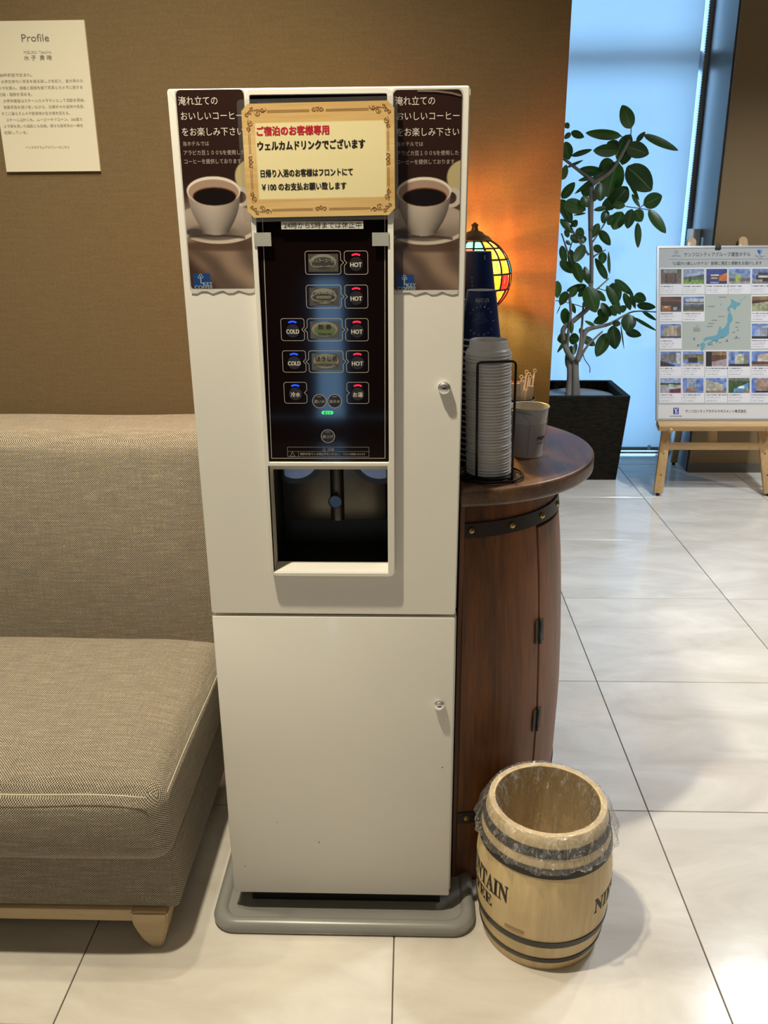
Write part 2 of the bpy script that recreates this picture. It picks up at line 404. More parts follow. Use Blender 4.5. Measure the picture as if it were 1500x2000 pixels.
# wall behind the photographer with an added slit for the panel's bluish reflection
def wall_with_hole(name, axis, c0, c1, a0, a1, h0, h1, ha0, ha1, m):
    bm = bmesh.new()
    for (p, q, r, s) in ((a0, ha0, 0, CEIL), (ha1, a1, 0, CEIL), (ha0, ha1, 0, h0), (ha0, ha1, h1, CEIL)):
        if q-p < 1e-4 or s-r < 1e-4: continue
        if axis == 'y': add_box(bm, p, q, c0, c1, r, s)
        else: add_box(bm, c0, c1, p, q, r, s)
    o = st(from_bm(name, bm, m)); box_uv(o); return o
wall_with_hole('wall_front', 'y', -3.4, -3.2, -3.4, 4.2, 0.0, 0.95, -0.67, -0.47, M_WALL)
st(box('wall_right', 4.2, 4.4, -3.2, 5.2, 0, CEIL, M_WALL)); box_uv(bpy.data.objects['wall_right'])
def glass_mat():
    m = bpy.data.materials.new('clear_pane'); m.use_nodes = True; n = m.node_tree.nodes; l = m.node_tree.links
    n.remove(n['Principled BSDF']); tr = n.new('ShaderNodeBsdfTransparent'); gl = n.new('ShaderNodeBsdfGlossy'); gl.inputs['Roughness'].default_value = 0.02
    tr.inputs[0].default_value = (0.93, 0.97, 1, 1)
    fr = n.new('ShaderNodeFresnel'); fr.inputs[0].default_value = 1.45; mx = n.new('ShaderNodeMixShader')
    l.new(fr.outputs[0], mx.inputs[0]); l.new(tr.outputs[0], mx.inputs[1]); l.new(gl.outputs[0], mx.inputs[2]); l.new(mx.outputs[0], n['Material Output'].inputs[0]); return m
M_GLASS = glass_mat()
w1 = thing('window_1', (0.9, 5.0, 0), kind='structure')
box('window_frame', 1.500, 1.524, 4.945, 5.06, 0, CEIL, M_ALU, w1, 0.003)
box('sill', 0.335, 1.50, 4.96, 5.06, 0, 0.006, M_ALU, w1)
box('shade_beam', 0.335, 1.50, 5.04, 5.09, 2.06, 2.15, M_ALU, w1, 0.002)  # added beam behind the blind, shades a soft dark band onto the cloth
box('pane', 0.335, 1.50, 5.045, 5.050, 0.006, 2.05, M_GLASS, w1)
box('pane', 0.335, 1.50, 5.045, 5.050, 2.17, CEIL, M_GLASS, w1)
w3 = thing('reflection_slit', (-0.48, -3.3, 0), kind='structure'); box('pane', -0.67, -0.47, -3.305, -3.30, 0, 0.95, M_GLASS, w3)  # unseen pane of the added slit, there to be mirrored in the black panel

# roller blind
def blind_mat():
    m = bpy.data.materials.new('blind_cloth'); m.use_nodes = True; n = m.node_tree.nodes; l = m.node_tree.links
    n.remove(n['Principled BSDF']); t = n.new('ShaderNodeBsdfTranslucent'); d = n.new('ShaderNodeBsdfDiffuse'); mx = n.new('ShaderNodeMixShader'); mx.inputs[0].default_value = 0.55
    t.inputs[0].default_value = (0.86, 0.90, 0.90, 1); d.inputs[0].default_value = (0.6, 0.62, 0.62, 1)
    tc = n.new('ShaderNodeTexCoord'); ns = n.new('ShaderNodeTexNoise'); ns.inputs['Scale'].default_value = 2.2; l.new(tc.outputs['Object'], ns.inputs[0])
    r = n.new('ShaderNodeValToRGB'); r.color_ramp.elements[0].color = (0.80, 0.84, 0.85, 1); r.color_ramp.elements[1].color = (0.90, 0.93, 0.93, 1); l.new(ns.outputs[0], r.inputs[0]); l.new(r.outputs[0], t.inputs[0])
    l.new(d.outputs[0], mx.inputs[1]); l.new(t.outputs[0], mx.inputs[2]); l.new(mx.outputs[0], n['Material Output'].inputs[0]); return m
bl = thing('roller_blind', (0.9, 4.95, 2.6), 'pale blue backlit roller blind drawn down behind the potted tree', 'blind')
box('blind_cloth', 0.338, 1.478, 4.949, 4.950, 0.036, CEIL-0.01, blind_mat(), bl)
box('bottom_bar', 0.338, 1.479, 4.944, 4.956, 0.018, 0.038, mat('bar_grey', (0.35, 0.36, 0.36), 0.4), bl, 0.002)
box('end_cap', 1.404, 1.422, 4.938, 4.946, 0.022, 0.052, M_WHITEP, bl, 0.002)
M_BEAD = mat('dark_bead', (0.08, 0.10, 0.2), 0.4)
lst = []
z = 0.9
while z < 2.55:
    v, f = lathe_data([(0, -0.0035), (0.003, -0.0018), (0.003, 0.0018), (0, 0.0035)], 6, center=(1.4965, 4.935, z)); lst.append((v, f)); z += 0.0125
V, Fc = merge(lst); pyd('bead_chain', V, Fc, M_BEAD, bl, kind='stuff')

# two pale boxes on the window reveal, above the display board
for (x0, y0, x1, y1, lab) in ((1346, 447, 1371, 492, 'taller pale switch box on the grey window reveal above the board'),
                             (1373, 463, 1390, 492, 'lower pale switch box right of the taller one above the board')):
    a = at(x0, y0, 4.78 if x0 < 1360 else 4.72); b_ = at(x1, y1, a.y)
    o = box('switch_box', a.x, max(b_.x, 1.5225), a.y-0.012, a.y+0.03, b_.z-0.02, a.z, M_WHITEP, None, 0.003, origin=(a.x, a.y, b_.z-0.02))
    reg(o, lab, 'switch box')

# ================================================================== the drinks dispenser
M_CASE = mat('cream_enamel', (0.80, 0.78, 0.71), 0.38, spec=0.5, noise=0.03, nscale=3, bump=0.02, bscale=900, coat=0.15)
M_BEZEL = mat('cream_plastic', (0.79, 0.77, 0.70), 0.33, spec=0.5)
M_BLACK = mat('black_recess', (0.006, 0.006, 0.006), 0.5)
M_PANEL = mat('glossy_black_panel', (0.006, 0.003, 0.003), 0.06, spec=0.3)
M_CHROME = mat('chrome', (0.85, 0.85, 0.84), 0.28, metal=0.92)
M_GAP = mat('shadow_gap', (0.02, 0.018, 0.015), 0.8)
XL, XR, YF = -0.3541, 0.0835, 1.367
ZT, ZS, ZB = 1.5247, 0.6791, 0.055
disp = thing('drinks_dispenser', ((XL+XR)/2, 1.66, 0.02), 'tall cream hot and cold drinks dispenser with black button panel', 'drinks machine')
def taper(o):
    c = (XL+XR)/2; ox = WPOS[o.name]
    for v in o.data.vertices:
        z = v.co.z+ox.z; x = v.co.x+ox.x
        if z > ZS: v.co.x = c+(x-c)*(1+0.016*(z-ZS)/(ZT-ZS))-ox.x
    return o
box('lower_cabinet', XL+0.001, XR, YF+0.014, 1.80, ZB, ZS-0.008, M_CASE, disp, 0.004)
ld = box('lower_door', XL, XR-0.003, YF, YF+0.016, ZB, ZS-0.005, M_CASE, disp, 0.003)
taper(box('upper_case', XL+0.003, XR-0.002, 1.505, 1.80, ZS+0.004, ZT-0.002, M_CASE, disp, 0.004))
PC = Plane((0, 1.505, 0), (1, 0, 0), (0, 0, 1))
taper(holed('case_front', rect(XL+0.003, ZS+0.004, XR-0.001, ZT-0.002), [rect(-0.2361, 0.7639, -0.0379, 0.9851)], PC, 0.0, 0.117, M_CASE, disp))
PD = Plane((0, YF, 0), (1, 0, 0), (0, 0, 1))
OX0, OX1, OZ0, OZ1 = -0.236, -0.038, 0.765, 0.957
ud = taper(holed('upper_door', rrect(XL, ZS, XR-0.003, ZT, 0.004, 3), [rect(OX0, OZ0, OX1, OZ1)], PD, -0.018, 0, M_CASE, disp, bevel=0.0025))
box('inset_plinth', XL+0.03, XR-0.02, YF+0.03, 1.79, 0.0105, ZB, M_BLACK, disp)
# protruding bezel
bez = holed('bezel', rrect(-0.2415, 0.7585, -0.0265, 1.5215, 0.011, 5), [rrect(-0.2345, 0.963, -0.0355, 1.5135, 0.002, 2), rect(OX0, OZ0, OX1, OZ1)], PD, 0.0, 0.014, M_BEZEL, disp, bevel=0.003)
PB = Plane((0, YF-0.009, 0), (1, 0, 0), (0, 0, 1))
panel = box('control_panel', -0.2350, -0.0350, YF-0.009, YF-0.002, 0.9625, 1.514, M_PANEL, disp)
# dispensing recess
RY = 1.402
vs = []; 
def quad(name, pts, m, parent, **k): return pyd(name, pts, [tuple(range(len(pts)))], m, parent, **k)
rv = [(OX0, YF-0.012, OZ0), (OX1, YF-0.012, OZ0), (OX1, YF-0.012, OZ1), (OX0, YF-0.012, OZ1),
      (OX0, RY, OZ0), (OX1, RY, OZ0), (OX1, RY, 0.937), (OX0, RY, 0.937)]
pyd('recess_frame', rv, [(0, 4, 5, 1), (1, 5, 6, 2), (3, 2, 6, 7), (0, 3, 7, 4)], mat('sill_cream', (0.74, 0.69, 0.58), 0.3), disp)
box('drip_sill', OX0, OX1, YF-0.012, RY, OZ0-0.004, OZ0+0.001, M_BEZEL, disp)
bm = bmesh.new()
vsb = add_box(bm, OX0, OX1, RY, 1.50, OZ0-0.001, 0.985)
for f in [f for f in bm.faces if f.normal.y < -0.9]: bm.faces.remove(f)
from_bm('recess', bm, M_BLACK, disp)
M_DSTEEL = mat('dark_steel', (0.12, 0.108, 0.092), 0.30, metal=0.7, noise=0.2, nscale=30)
box('splash_plate', OX0+0.016, OX1-0.006, 1.488, 1.494, at(655, 1016, 1.488).z, 0.985, M_DSTEEL, disp, 0.003)
rp = at(655, 980, 1.468)
lathe('spout_tube', [(0.013, 0.0), (0.013, 0.16)], (rp.x+0.002, 1.490, at(655, 1016, 1.48).z), M_DSTEEL, disp, seg=20)
for sx, x in ((1, OX0+0.030), (-1, OX1-0.018)):
    pl = Plane((x, 1.470, 0.943), (1, 0, 0), (0, 0, 1))
    pts = circ(0, 0, 0.052, n=20, a0=180, a1=360)
    pts = [(max(min(px_, 0.052), -0.026) if sx > 0 else min(max(px_, -0.052), 0.016), pz) for px_, pz in pts]
    slab('cup_guide', pts, pl, -0.004, 0.004, mat('dark_guide', (0.012, 0.012, 0.013), 0.3), disp)
    pts2 = [(p[0]*0.8, p[1]*0.8) for p in pts]
    slab('guide_plate', pts2, pl, 0.004, 0.006, mat('guide_steel', (0.30, 0.34, 0.42), 0.25, metal=0.9), disp)
plr = Plane((rp.x, 1.468, rp.z), (1, 0, 0), (0, 0, 1))
pts = [plr.p(*c) for c in circ(0, 0, 0.0118, n=24)]
tube('sensor_ring', pts, 0.0013, mat('ring_black', (0.004, 0.004, 0.008), 0.3), disp, seg=6, closed=True)
slab('sensor_window', circ(0, 0, 0.0112, n=24), plr, -0.001, 0.0005, mat('sensor_glass', (0.05, 0.06, 0.08), 0.12, metal=0.7), disp)
# locks
def keylock(cx, cz):
    k = lathe('key_lock', [(0.0, 0.012), (0.006, 0.012), (0.0075, 0.0112), (0.0080, 0.0095), (0.0098, 0.0085), (0.0102, 0.0), (0.0, 0.0)], (0, 0, 0), M_CHROME, None, seg=28)
    for v in k.data.vertices: x, y, zz = v.co; v.co = (cx+x, YF-zz, cz+y)
    off = WPOS[disp.name]
    for v in k.data.vertices: v.co -= off
    k.parent = disp; WPOS[k.name] = off
    box('keyhole', cx-0.0035, cx+0.0035, YF-0.0125, YF-0.0118, cz-0.0012, cz+0.0012, M_BLACK, k)
keylock(0.0535, 1.086); keylock(0.0545, 0.500)
# small dirt specks seen on the lower door
M_SPECK = mat('brown_speck', (0.12, 0.08, 0.05), 0.8)
for sx, sy, r in ((623, 1645, 0.0012), (479, 1692, 0.0010), (541, 1606, 0.0008), (864, 1499, 0.0012)):
    p = at(sx, sy, YF); slab('dirt_speck', circ(p.x, p.z, r, r*1.4, 8), PD, 0, 0.0002, M_SPECK, ld)

# panel graphics --------------------------------------------------------------
M_LINE = mat('panel_print_line', (0.50, 0.46, 0.40), 0.5)
M_PTXT = mat('panel_print_white', (0.72, 0.68, 0.58), 0.5)
M_PDIM = mat('panel_print_dim', (0.34, 0.31, 0.27), 0.5)
M_DISC = mat('button_disc', (0.018, 0.014, 0.011), 0.35)
M_RED = mat('red_indicator', (0.9, 0.02, 0.06), 0.4, emit=(1.0, 0.012, 0.05), estr=1.0)
M_BLUE = mat('blue_indicator', (0.02, 0.05, 0.9), 0.4, emit=(0.006, 0.06, 1.0), estr=1.3)
M_GREEN = mat('green_indicator', (0.05, 0.8, 0.3), 0.4, emit=(0.05, 0.75, 0.18), estr=0.75)
def XZ(x, y): p = at(x, y, YF-0.0092); return p.x, p.z
flat('border_line', [ribbon_data(rect(*XZ(509, 895), *XZ(752, 895)) if False else [XZ(504, 200), XZ(751.5, 200), XZ(752, 895), XZ(530.5, 895)], 0.0009, True)], PB, 0.0002, M_LINE, panel)
def button(kind, x0, y0, x1, y1):
    a = XZ(x0, y1); b = XZ(x1, y0); X_0, Z_0, X_1, Z_1 = a[0], a[1], b[0], b[1]
    w = X_1-X_0; hgt = Z_1-Z_0; cx = (X_0+X_1)/2; cz = (Z_0+Z_1)/2
    hot = kind in ('HOT', 'お湯')
    lab = {'HOT': 'button with HOT and a red light', 'COLD': 'button with COLD and a blue light', 'お湯': 'hot water button with a red light', '冷水': 'cold water button with a blue light'}[kind]
    bt = slab('button', circ(cx, cz-0.002, 0.0105, n=28), PB, 0.0, 0.0003, M_DISC, panel, label=lab)
    r = 0.004; notch = 0.004
    pts = rrect(X_0, Z_0, X_1, Z_1, r, 4)
    side = [(X_0, cz+notch), (X_0+0.004, cz), (X_0, cz-notch)] if hot else None
    if hot:   # notch on the left edge, between the two left corners
        k = 10; pts = pts[:k]+side+pts[k:]
    else:
        pts = pts+[(X_1, cz-notch), (X_1-0.004, cz), (X_1, cz+notch)]
    flat('outline', [ribbon_data(pts, 0.0007, True)], PB, 0.0003, M_LINE, bt)
    tw = {'HOT': 0.0175, 'COLD': 0.0200, 'お湯': 0.0155, '冷水': 0.0155}[kind]; th = 0.0066 if kind in ('HOT', 'COLD') else 0.0080
    text(kind, PB, cx-tw/2, cz-0.003-th/2, cx+tw/2, cz-0.003+th/2, M_PTXT, bt, bold=0.035 if kind in ('HOT', 'COLD') else 0.02, h=0.0005)
    arc = circ(cx, Z_1-0.0165, 0.0118, 0.0118, 10, 58, 122)
    flat('indicator_light', [ribbon_data(arc, 0.0026)], PB, 0.0005, M_RED if hot else M_BLUE, bt)
for k, x0, y0, x1, y1 in (('HOT', 673, 490, 718, 536), ('HOT', 674, 556.5, 718, 602), ('HOT', 675.5, 622, 719, 666), ('HOT', 677, 685, 719.5, 727.5), ('お湯', 678, 746.5, 720, 788),
                          ('COLD', 550, 622, 593.5, 665.5), ('COLD', 553, 685, 596.5, 727), ('冷水', 556, 746.5, 598.5, 787.5)):
    button(k, x0, y0, x1, y1)
M_LCD = mat('drink_label_grey', (0.085, 0.075, 0.055), 0.35, noise=0.25, nscale=60)
M_LCDG = mat('drink_label_green', (0.10, 0.095, 0.065), 0.35, noise=0.2, nscale=60)
M_OVAL = mat('label_oval_pale', (0.24, 0.225, 0.185), 0.4)
M_OVALD = mat('label_oval_dark', (0.045, 0.04, 0.032), 0.4)
M_OVG = mat('label_oval_green', (0.11, 0.15, 0.055), 0.4)
M_OVT = mat('label_oval_tan', (0.15, 0.145, 0.10), 0.4)
M_LTD = mat('label_text_dark', (0.02, 0.018, 0.014), 0.4)
M_LTL = mat('label_text_light', (0.34, 0.32, 0.27), 0.4)
def drink(x0, y0, x1, y1, kind, left):
    a = XZ(x0, y1); b = XZ(x1, y0); X_0, Z_0, X_1, Z_1 = a[0], a[1], b[0], b[1]; cx = (X_0+X_1)/2; cz = (Z_0+Z_1)/2; n = 0.004
    pts = rrect(X_0, Z_0, X_1, Z_1, 0.004, 4)+[(X_1, cz-n), (X_1+0.0045, cz), (X_1, cz+n)]
    if left: pts = pts[:10]+[(X_0, cz+n), (X_0-0.0045, cz), (X_0, cz-n)]+pts[10:]
    i = 0.0048; lm = M_LCD if kind < 2 else M_LCDG
    names = ['regular coffee label window', 'american coffee label window', 'green tea label window', 'roasted green tea label window']
    w = slab('label_window', rect(X_0+i, Z_0+i*0.8, X_1-i*0.8, Z_1-i*0.9), PB, 0.0, 0.0003, lm, panel, label=names[kind])
    flat('outline', [ribbon_data(pts, 0.0007, True)], PB, 0.0003, M_LINE, w)
    W_ = X_1-X_0; H_ = Z_1-Z_0
    flat('oval', [poly(circ(cx, cz+0.001, W_*0.37, H_*0.34, 28))], PB, 0.0004, M_OVAL, w)
    if kind == 0:
        flat('oval', [poly(circ(cx, cz-0.001, W_*0.32, H_*0.27, 28))], PB, 0.0005, M_OVALD, w)
        text('レギュラーコーヒー', PB, cx-W_*0.39, cz+0.0005, cx+W_*0.39, cz+0.0065, M_LTL, w, 0.03, 0.0007)
        text('Regular coffee', PB, cx-W_*0.27, cz-0.0075, cx+W_*0.27, cz-0.0038, M_LTL, w, 0.01, 0.0007)
    elif kind == 1:
        flat('oval', [poly(circ(cx, cz-0.001, W_*0.33, H_*0.14, 28))], PB, 0.0005, M_OVALD, w)
        flat('oval', [poly(rrect(cx-W_*0.22, cz-0.0035, cx+W_*0.22, cz+0.0015, 0.002, 4))], PB, 0.0006, M_OVT, w)
        text('レギュラーコーヒー', PB, cx-W_*0.39, cz+0.0025, cx+W_*0.39, cz+0.0075, M_LTD, w, 0.02, 0.0007)
        text('アメリカン', PB, cx-W_*0.19, cz-0.0028, cx+W_*0.19, cz+0.0008, M_LTL, w, 0.02, 0.0008)
        text('Regular coffee', PB, cx-W_*0.27, cz-0.0092, cx+W_*0.27, cz-0.0058, M_LTD, w, 0.01, 0.0007)
    elif kind == 2:
        flat('oval', [poly(circ(cx, cz-0.001, W_*0.31, H_*0.25, 28))], PB, 0.0005, M_OVG, w)
        text('煎 茶', PB, cx-W_*0.19, cz+0.0005, cx+W_*0.19, cz+0.0085, M_LTD, w, 0.02, 0.0007)
        text('Green tea', PB, cx-W_*0.19, cz-0.0078, cx+W_*0.19, cz-0.0042, M_LTD, w, 0.02, 0.0007)
    else:
        flat('oval', [poly(circ(cx, cz-0.001, W_*0.31, H_*0.20, 28))], PB, 0.0005, M_OVT, w)
        text('ほうじ茶', PB, cx-W_*0.30, cz+0.001, cx+W_*0.33, cz+0.0090, M_LTD, w, 0.012, 0.0007)
        text('Roasted green tea', PB, cx-W_*0.34, cz-0.0065, cx+W_*0.34, cz-0.0030, M_LTD, w, 0.02, 0.0007)
drink(597, 490, 665, 536, 0, False); drink(599, 556.5, 666, 602, 1, False); drink(601, 622, 668, 666, 2, True); drink(604, 685, 670, 727.5, 3, True)
for x, y, tx in ((623.7, 783.5, '濃いめ'), (653.7, 783.5, '量多め'), (640.5, 852, '扉上げ')):
    cx, cz = XZ(x, y); bt = slab('round_button', circ(cx, cz, 0.0105, n=28), PB, 0.0, 0.0002, M_DISC, panel, label='small round button reading '+tx)
    flat('outline', [ribbon_data(circ(cx, cz, 0.0110, n=32), 0.0008, True)], PB, 0.0003, M_LINE, bt)
    text(tx, PB, cx-0.0085, cz-0.0032, cx+0.0085, cz+0.0022, M_PDIM, bt, 0.02, 0.0004)
    flat('dash', [poly(rect(cx-0.0035, cz+0.0068, cx+0.0035, cz+0.0078))], PB, 0.0004, M_PDIM, bt)
cx, cz = XZ(639.5, 806); g = slab('indicator_light', rrect(cx-0.0095, cz-0.0028, cx+0.0095, cz+0.0028, 0.0027, 4), PB, 0.0, 0.0004, M_GREEN, panel, label='small green lit pill')
text('省エネ', PB, cx-0.006, cz-0.0022, cx+0.006, cz+0.0022, M_LTD, g, 0.02, 0.0006)
# caution box
a = XZ(562, 892); b = XZ(720.5, 873.5); mid = XZ(562, 881.8)[1]
flat('caution_frame', [ribbon_data(rrect(a[0], a[1], b[0], b[1], 0.001, 2), 0.0005, True), ribbon_data([(a[0], mid), (b[0], mid)], 0.0004), ribbon_data([(a[0]+0.018, a[1]), (a[0]+0.018, mid)], 0.0004),
      ribbon_data([(a[0]+0.004, a[1]+0.0008), (a[0]+0.012, a[1]+0.0008), (a[0]+0.008, mid-0.0008)], 0.0006, True), ribbon_data([((a[0]+b[0])/2-0.009, mid+0.001), ((a[0]+b[0])/2-0.004, mid+0.001), ((a[0]+b[0])/2-0.0065, mid+0.0055)], 0.0005, True)], PB, 0.0002, M_PDIM, panel)
text('注意', PB, (a[0]+b[0])/2-0.001, mid+0.001, (a[0]+b[0])/2+0.010, mid+0.0058, M_PDIM, panel, 0.01)
text('飲料が出ている間は手をいれない', PB, a[0]+0.021, a[1]+0.0025, a[0]+0.086, mid-0.002, M_PDIM, panel, 0.01)
text('やけどの原因になります', PB, a[0]+0.092, a[1]+0.0028, b[0]-0.006, mid-0.0026, M_PDIM, panel, 0.01)

# grey floor tray the machine stands in ---------------------------------------
tx0, tx1, ty0, ty1 = -0.396, 0.133, 1.313, 1.85
M_TRAY = mat('grey_plastic_tray', (0.27, 0.265, 0.245), 0.30, noise=0.12, nscale=9, spec=0.5)
loops = []
for ins, z, r in ((0.004, 0.0, 0.045), (0.001, 0.006, 0.048), (0.0, 0.014, 0.048), (0.004, 0.022, 0.046), (0.010, 0.0265, 0.043), (0.018, 0.027, 0.038), (0.024, 0.0235, 0.034), (0.028, 0.0185, 0.032), (0.046, 0.0165, 0.028), (0.056, 0.012, 0.022), (0.060, 0.0105, 0.02)):
    loops.append([(x, y, z) for x, y in rrect(tx0+ins, ty0+ins, tx1-ins, ty1-ins, r, 8)])
n = len(loops[0]); V = [p for lp in loops for p in lp]; Fc = []
for k in range(len(loops)-1):
    for i in range(n): j = (i+1) % n; Fc.append((k*n+i, k*n+j, (k+1)*n+j, (k+1)*n+i))
Fc.append(tuple((len(loops)-1)*n+i for i in range(n))); Fc.append(tuple(reversed(range(n))))
tr = pyd('floor_tray', V, Fc, M_TRAY, None, smooth='auto', origin=(-0.14, 1.65, 0)); reg(tr, 'grey plastic tray with rounded rim under the drinks dispenser', 'tray')

# ================================================================== prints on the machine
M_PRINT = print_mat('coffee_poster_print', 0.28, 0.5)
M_PRINT2 = print_mat('paper_print', 0.4, 0.25)
M_LAM = bpy.data.materials.new('clear_lamination'); M_LAM.use_nodes = True
def _lam():
    n = M_LAM.node_tree.nodes; l = M_LAM.node_tree.links; n.remove(n['Principled BSDF'])
    t = n.new('ShaderNodeBsdfTransparent'); t.inputs[0].default_value = (0.93, 0.93, 0.93, 1); g = n.new('ShaderNodeBsdfGlossy'); g.inputs['Roughness'].default_value = 0.12; d = n.new('ShaderNodeBsdfDiffuse'); d.inputs[0].default_value = (0.8, 0.8, 0.8, 1)
    m1 = n.new('ShaderNodeMixShader'); m1.inputs[0].default_value = 0.05; m2 = n.new('ShaderNodeMixShader'); m2.inputs[0].default_value = 0.03
    l.new(t.outputs[0], m1.inputs[1]); l.new(g.outputs[0], m1.inputs[2]); l.new(m1.outputs[0], m2.inputs[1]); l.new(d.outputs[0], m2.inputs[2]); l.new(m2.outputs[0], n['Material Output'].inputs[0])
_lam()
def blend(c, m, col):
    col = np.asarray(col, float)
    if col.ndim == 1: col = col[None, None, :]
    return c*(1-m[..., None])+col*m[..., None]
def ell(U, V, cu, cv, ru, rv, soft=0.04):
    d = np.sqrt(((U-cu)/ru)**2+((V-cv)/rv)**2); return 1-cam_smooth(d, 1-soft, 1+soft)
def vnoise(U, V, su, sv, seed):
    rng = np.random.RandomState(seed); g = rng.rand(64, 64); x = U*su; y = V*sv
    xi = np.floor(x).astype(int); yi = np.floor(y).astype(int); fx = x-xi; fy = y-yi; fx = fx*fx*(3-2*fx); fy = fy*fy*(3-2*fy)
    A = g[yi % 64, xi % 64]; B = g[yi % 64, (xi+1) % 64]; C = g[(yi+1) % 64, xi % 64]; D = g[(yi+1) % 64, (xi+1) % 64]
    return (A*(1-fx)+B*fx)*(1-fy)+(C*(1-fx)+D*fx)*fy
def coffee_art(U, V):
    S = U.shape; c = np.zeros(S+(3,)); c[:] = (0.165, 0.095, 0.075)
    nz = vnoise(U, V, 3, 8, 3)
    m = cam_smooth(V, 0.42, 0.62); c = blend(c, m*0.9, (0.36, 0.27, 0.22))
    c = blend(c, cam_smooth(V, 0.5, 0.62)*cam_smooth(-U, -0.35, -0.0)*0.8, (0.60, 0.50, 0.41))
    c = blend(c, ell(U, V, 1.05, 0.42, 0.25, 0.085, 0.06), (0.70, 0.64, 0.47))
    # sacks and cloth below the saucer
    low = cam_smooth(V, 0.72, 0.80)
    fold = 0.5+0.5*np.sin((V*9+U*-2.2)*6.0+nz*2.0)
    tan = np.stack([0.42+0.22*fold, 0.33+0.20*fold, 0.26+0.16*fold], -1)
    fold = 0.5+0.5*np.sin((V*5+U*-1.9)*4.2+nz*3.0)
    tan = np.stack([0.36+0.20*fold, 0.29+0.18*fold, 0.24+0.15*fold], -1)
    band = cam_smooth(U*0.45-(V-0.78), -0.10, 0.03)
    c = blend(c, low*band, tan); c = blend(c, low*(1-band)*0.9, (0.22, 0.14, 0.11))
    c = blend(c, ell(U, V, 0.62, 0.77, 0.75, 0.028, 0.3)*0.75, (0.30, 0.22, 0.17))
    # saucer
    sau = ell(U, V, 0.50, 0.655, 0.66, 0.105, 0.03)
    sh = cam_smooth(V, 0.60, 0.76); sc = np.stack([0.66-0.20*sh+0*U, 0.60-0.20*sh, 0.55-0.20*sh], -1)
    c = blend(c, sau, sc); rim = ell(U, V, 0.50, 0.655, 0.66, 0.105, 0.02)-ell(U, V, 0.50, 0.648, 0.61, 0.094, 0.03)
    c = blend(c, np.clip(rim, 0, 1)*(V > 0.66)*0.9, (0.80, 0.75, 0.68))
    c = blend(c, ell(U, V, 0.38, 0.70, 0.36, 0.038, 0.35)*0.7, (0.34, 0.28, 0.25))
    # spoon
    d = np.abs((V-0.715)-0.05*(U-0.1)**2+0.03*(U-0.3)); c = blend(c, (1-cam_smooth(d, 0.004, 0.010))*(U > 0.02)*(U < 0.9)*0.7, (0.20, 0.17, 0.16))
    c = blend(c, ell(U, V, 0.12, 0.70, 0.13, 0.020, 0.2)*0.8, (0.24, 0.21, 0.20))
    # handle
    h = ell(U, V, 0.88, 0.520, 0.15, 0.050, 0.06)-ell(U, V, 0.86, 0.522, 0.09, 0.030, 0.08); c = blend(c, np.clip(h, 0, 1), (0.74, 0.70, 0.66))
    # cup body
    t = np.clip((V-0.49)/0.20, 0, 1); hw = 0.40*(1-t**2.2*0.50); inside = ((V > 0.485) & (V < 0.695+0.02*np.cos((U-0.46)*6))).astype(float)*(1-cam_smooth(np.abs(U-0.46)-hw, -0.008, 0.008))
    lx = (U-0.46)/np.maximum(hw, 0.05); g = 0.86-0.30*np.clip(lx, -1, 1)**2-0.20*t-0.08*lx
    c = blend(c, inside, np.stack([g*0.90, g*0.83, g*0.77], -1))
    c = blend(c, ell(U, V, 0.46, 0.490, 0.41, 0.073, 0.025), (0.86, 0.82, 0.76))
    c = blend(c, ell(U, V, 0.46, 0.496, 0.385, 0.064, 0.03), (0.62, 0.52, 0.45))
    c = blend(c, ell(U, V, 0.47, 0.517, 0.335, 0.047, 0.03), (0.40, 0.22, 0.12))
    c = blend(c, ell(U, V, 0.47, 0.519, 0.320, 0.043, 0.04), (0.07, 0.035, 0.025))
    # blue badge
    b = ((U > 0.05) & (U < 0.31) & (V > 0.915) & (V < 0.99)).astype(float); c = blend(c, b*0.95, (0.10, 0.25, 0.50))
    return c
M_PTW = mat('poster_text_white', (0.66, 0.60, 0.52), 0.4); M_PTD = mat('poster_text_dim', (0.40, 0.35, 0.30), 0.4)
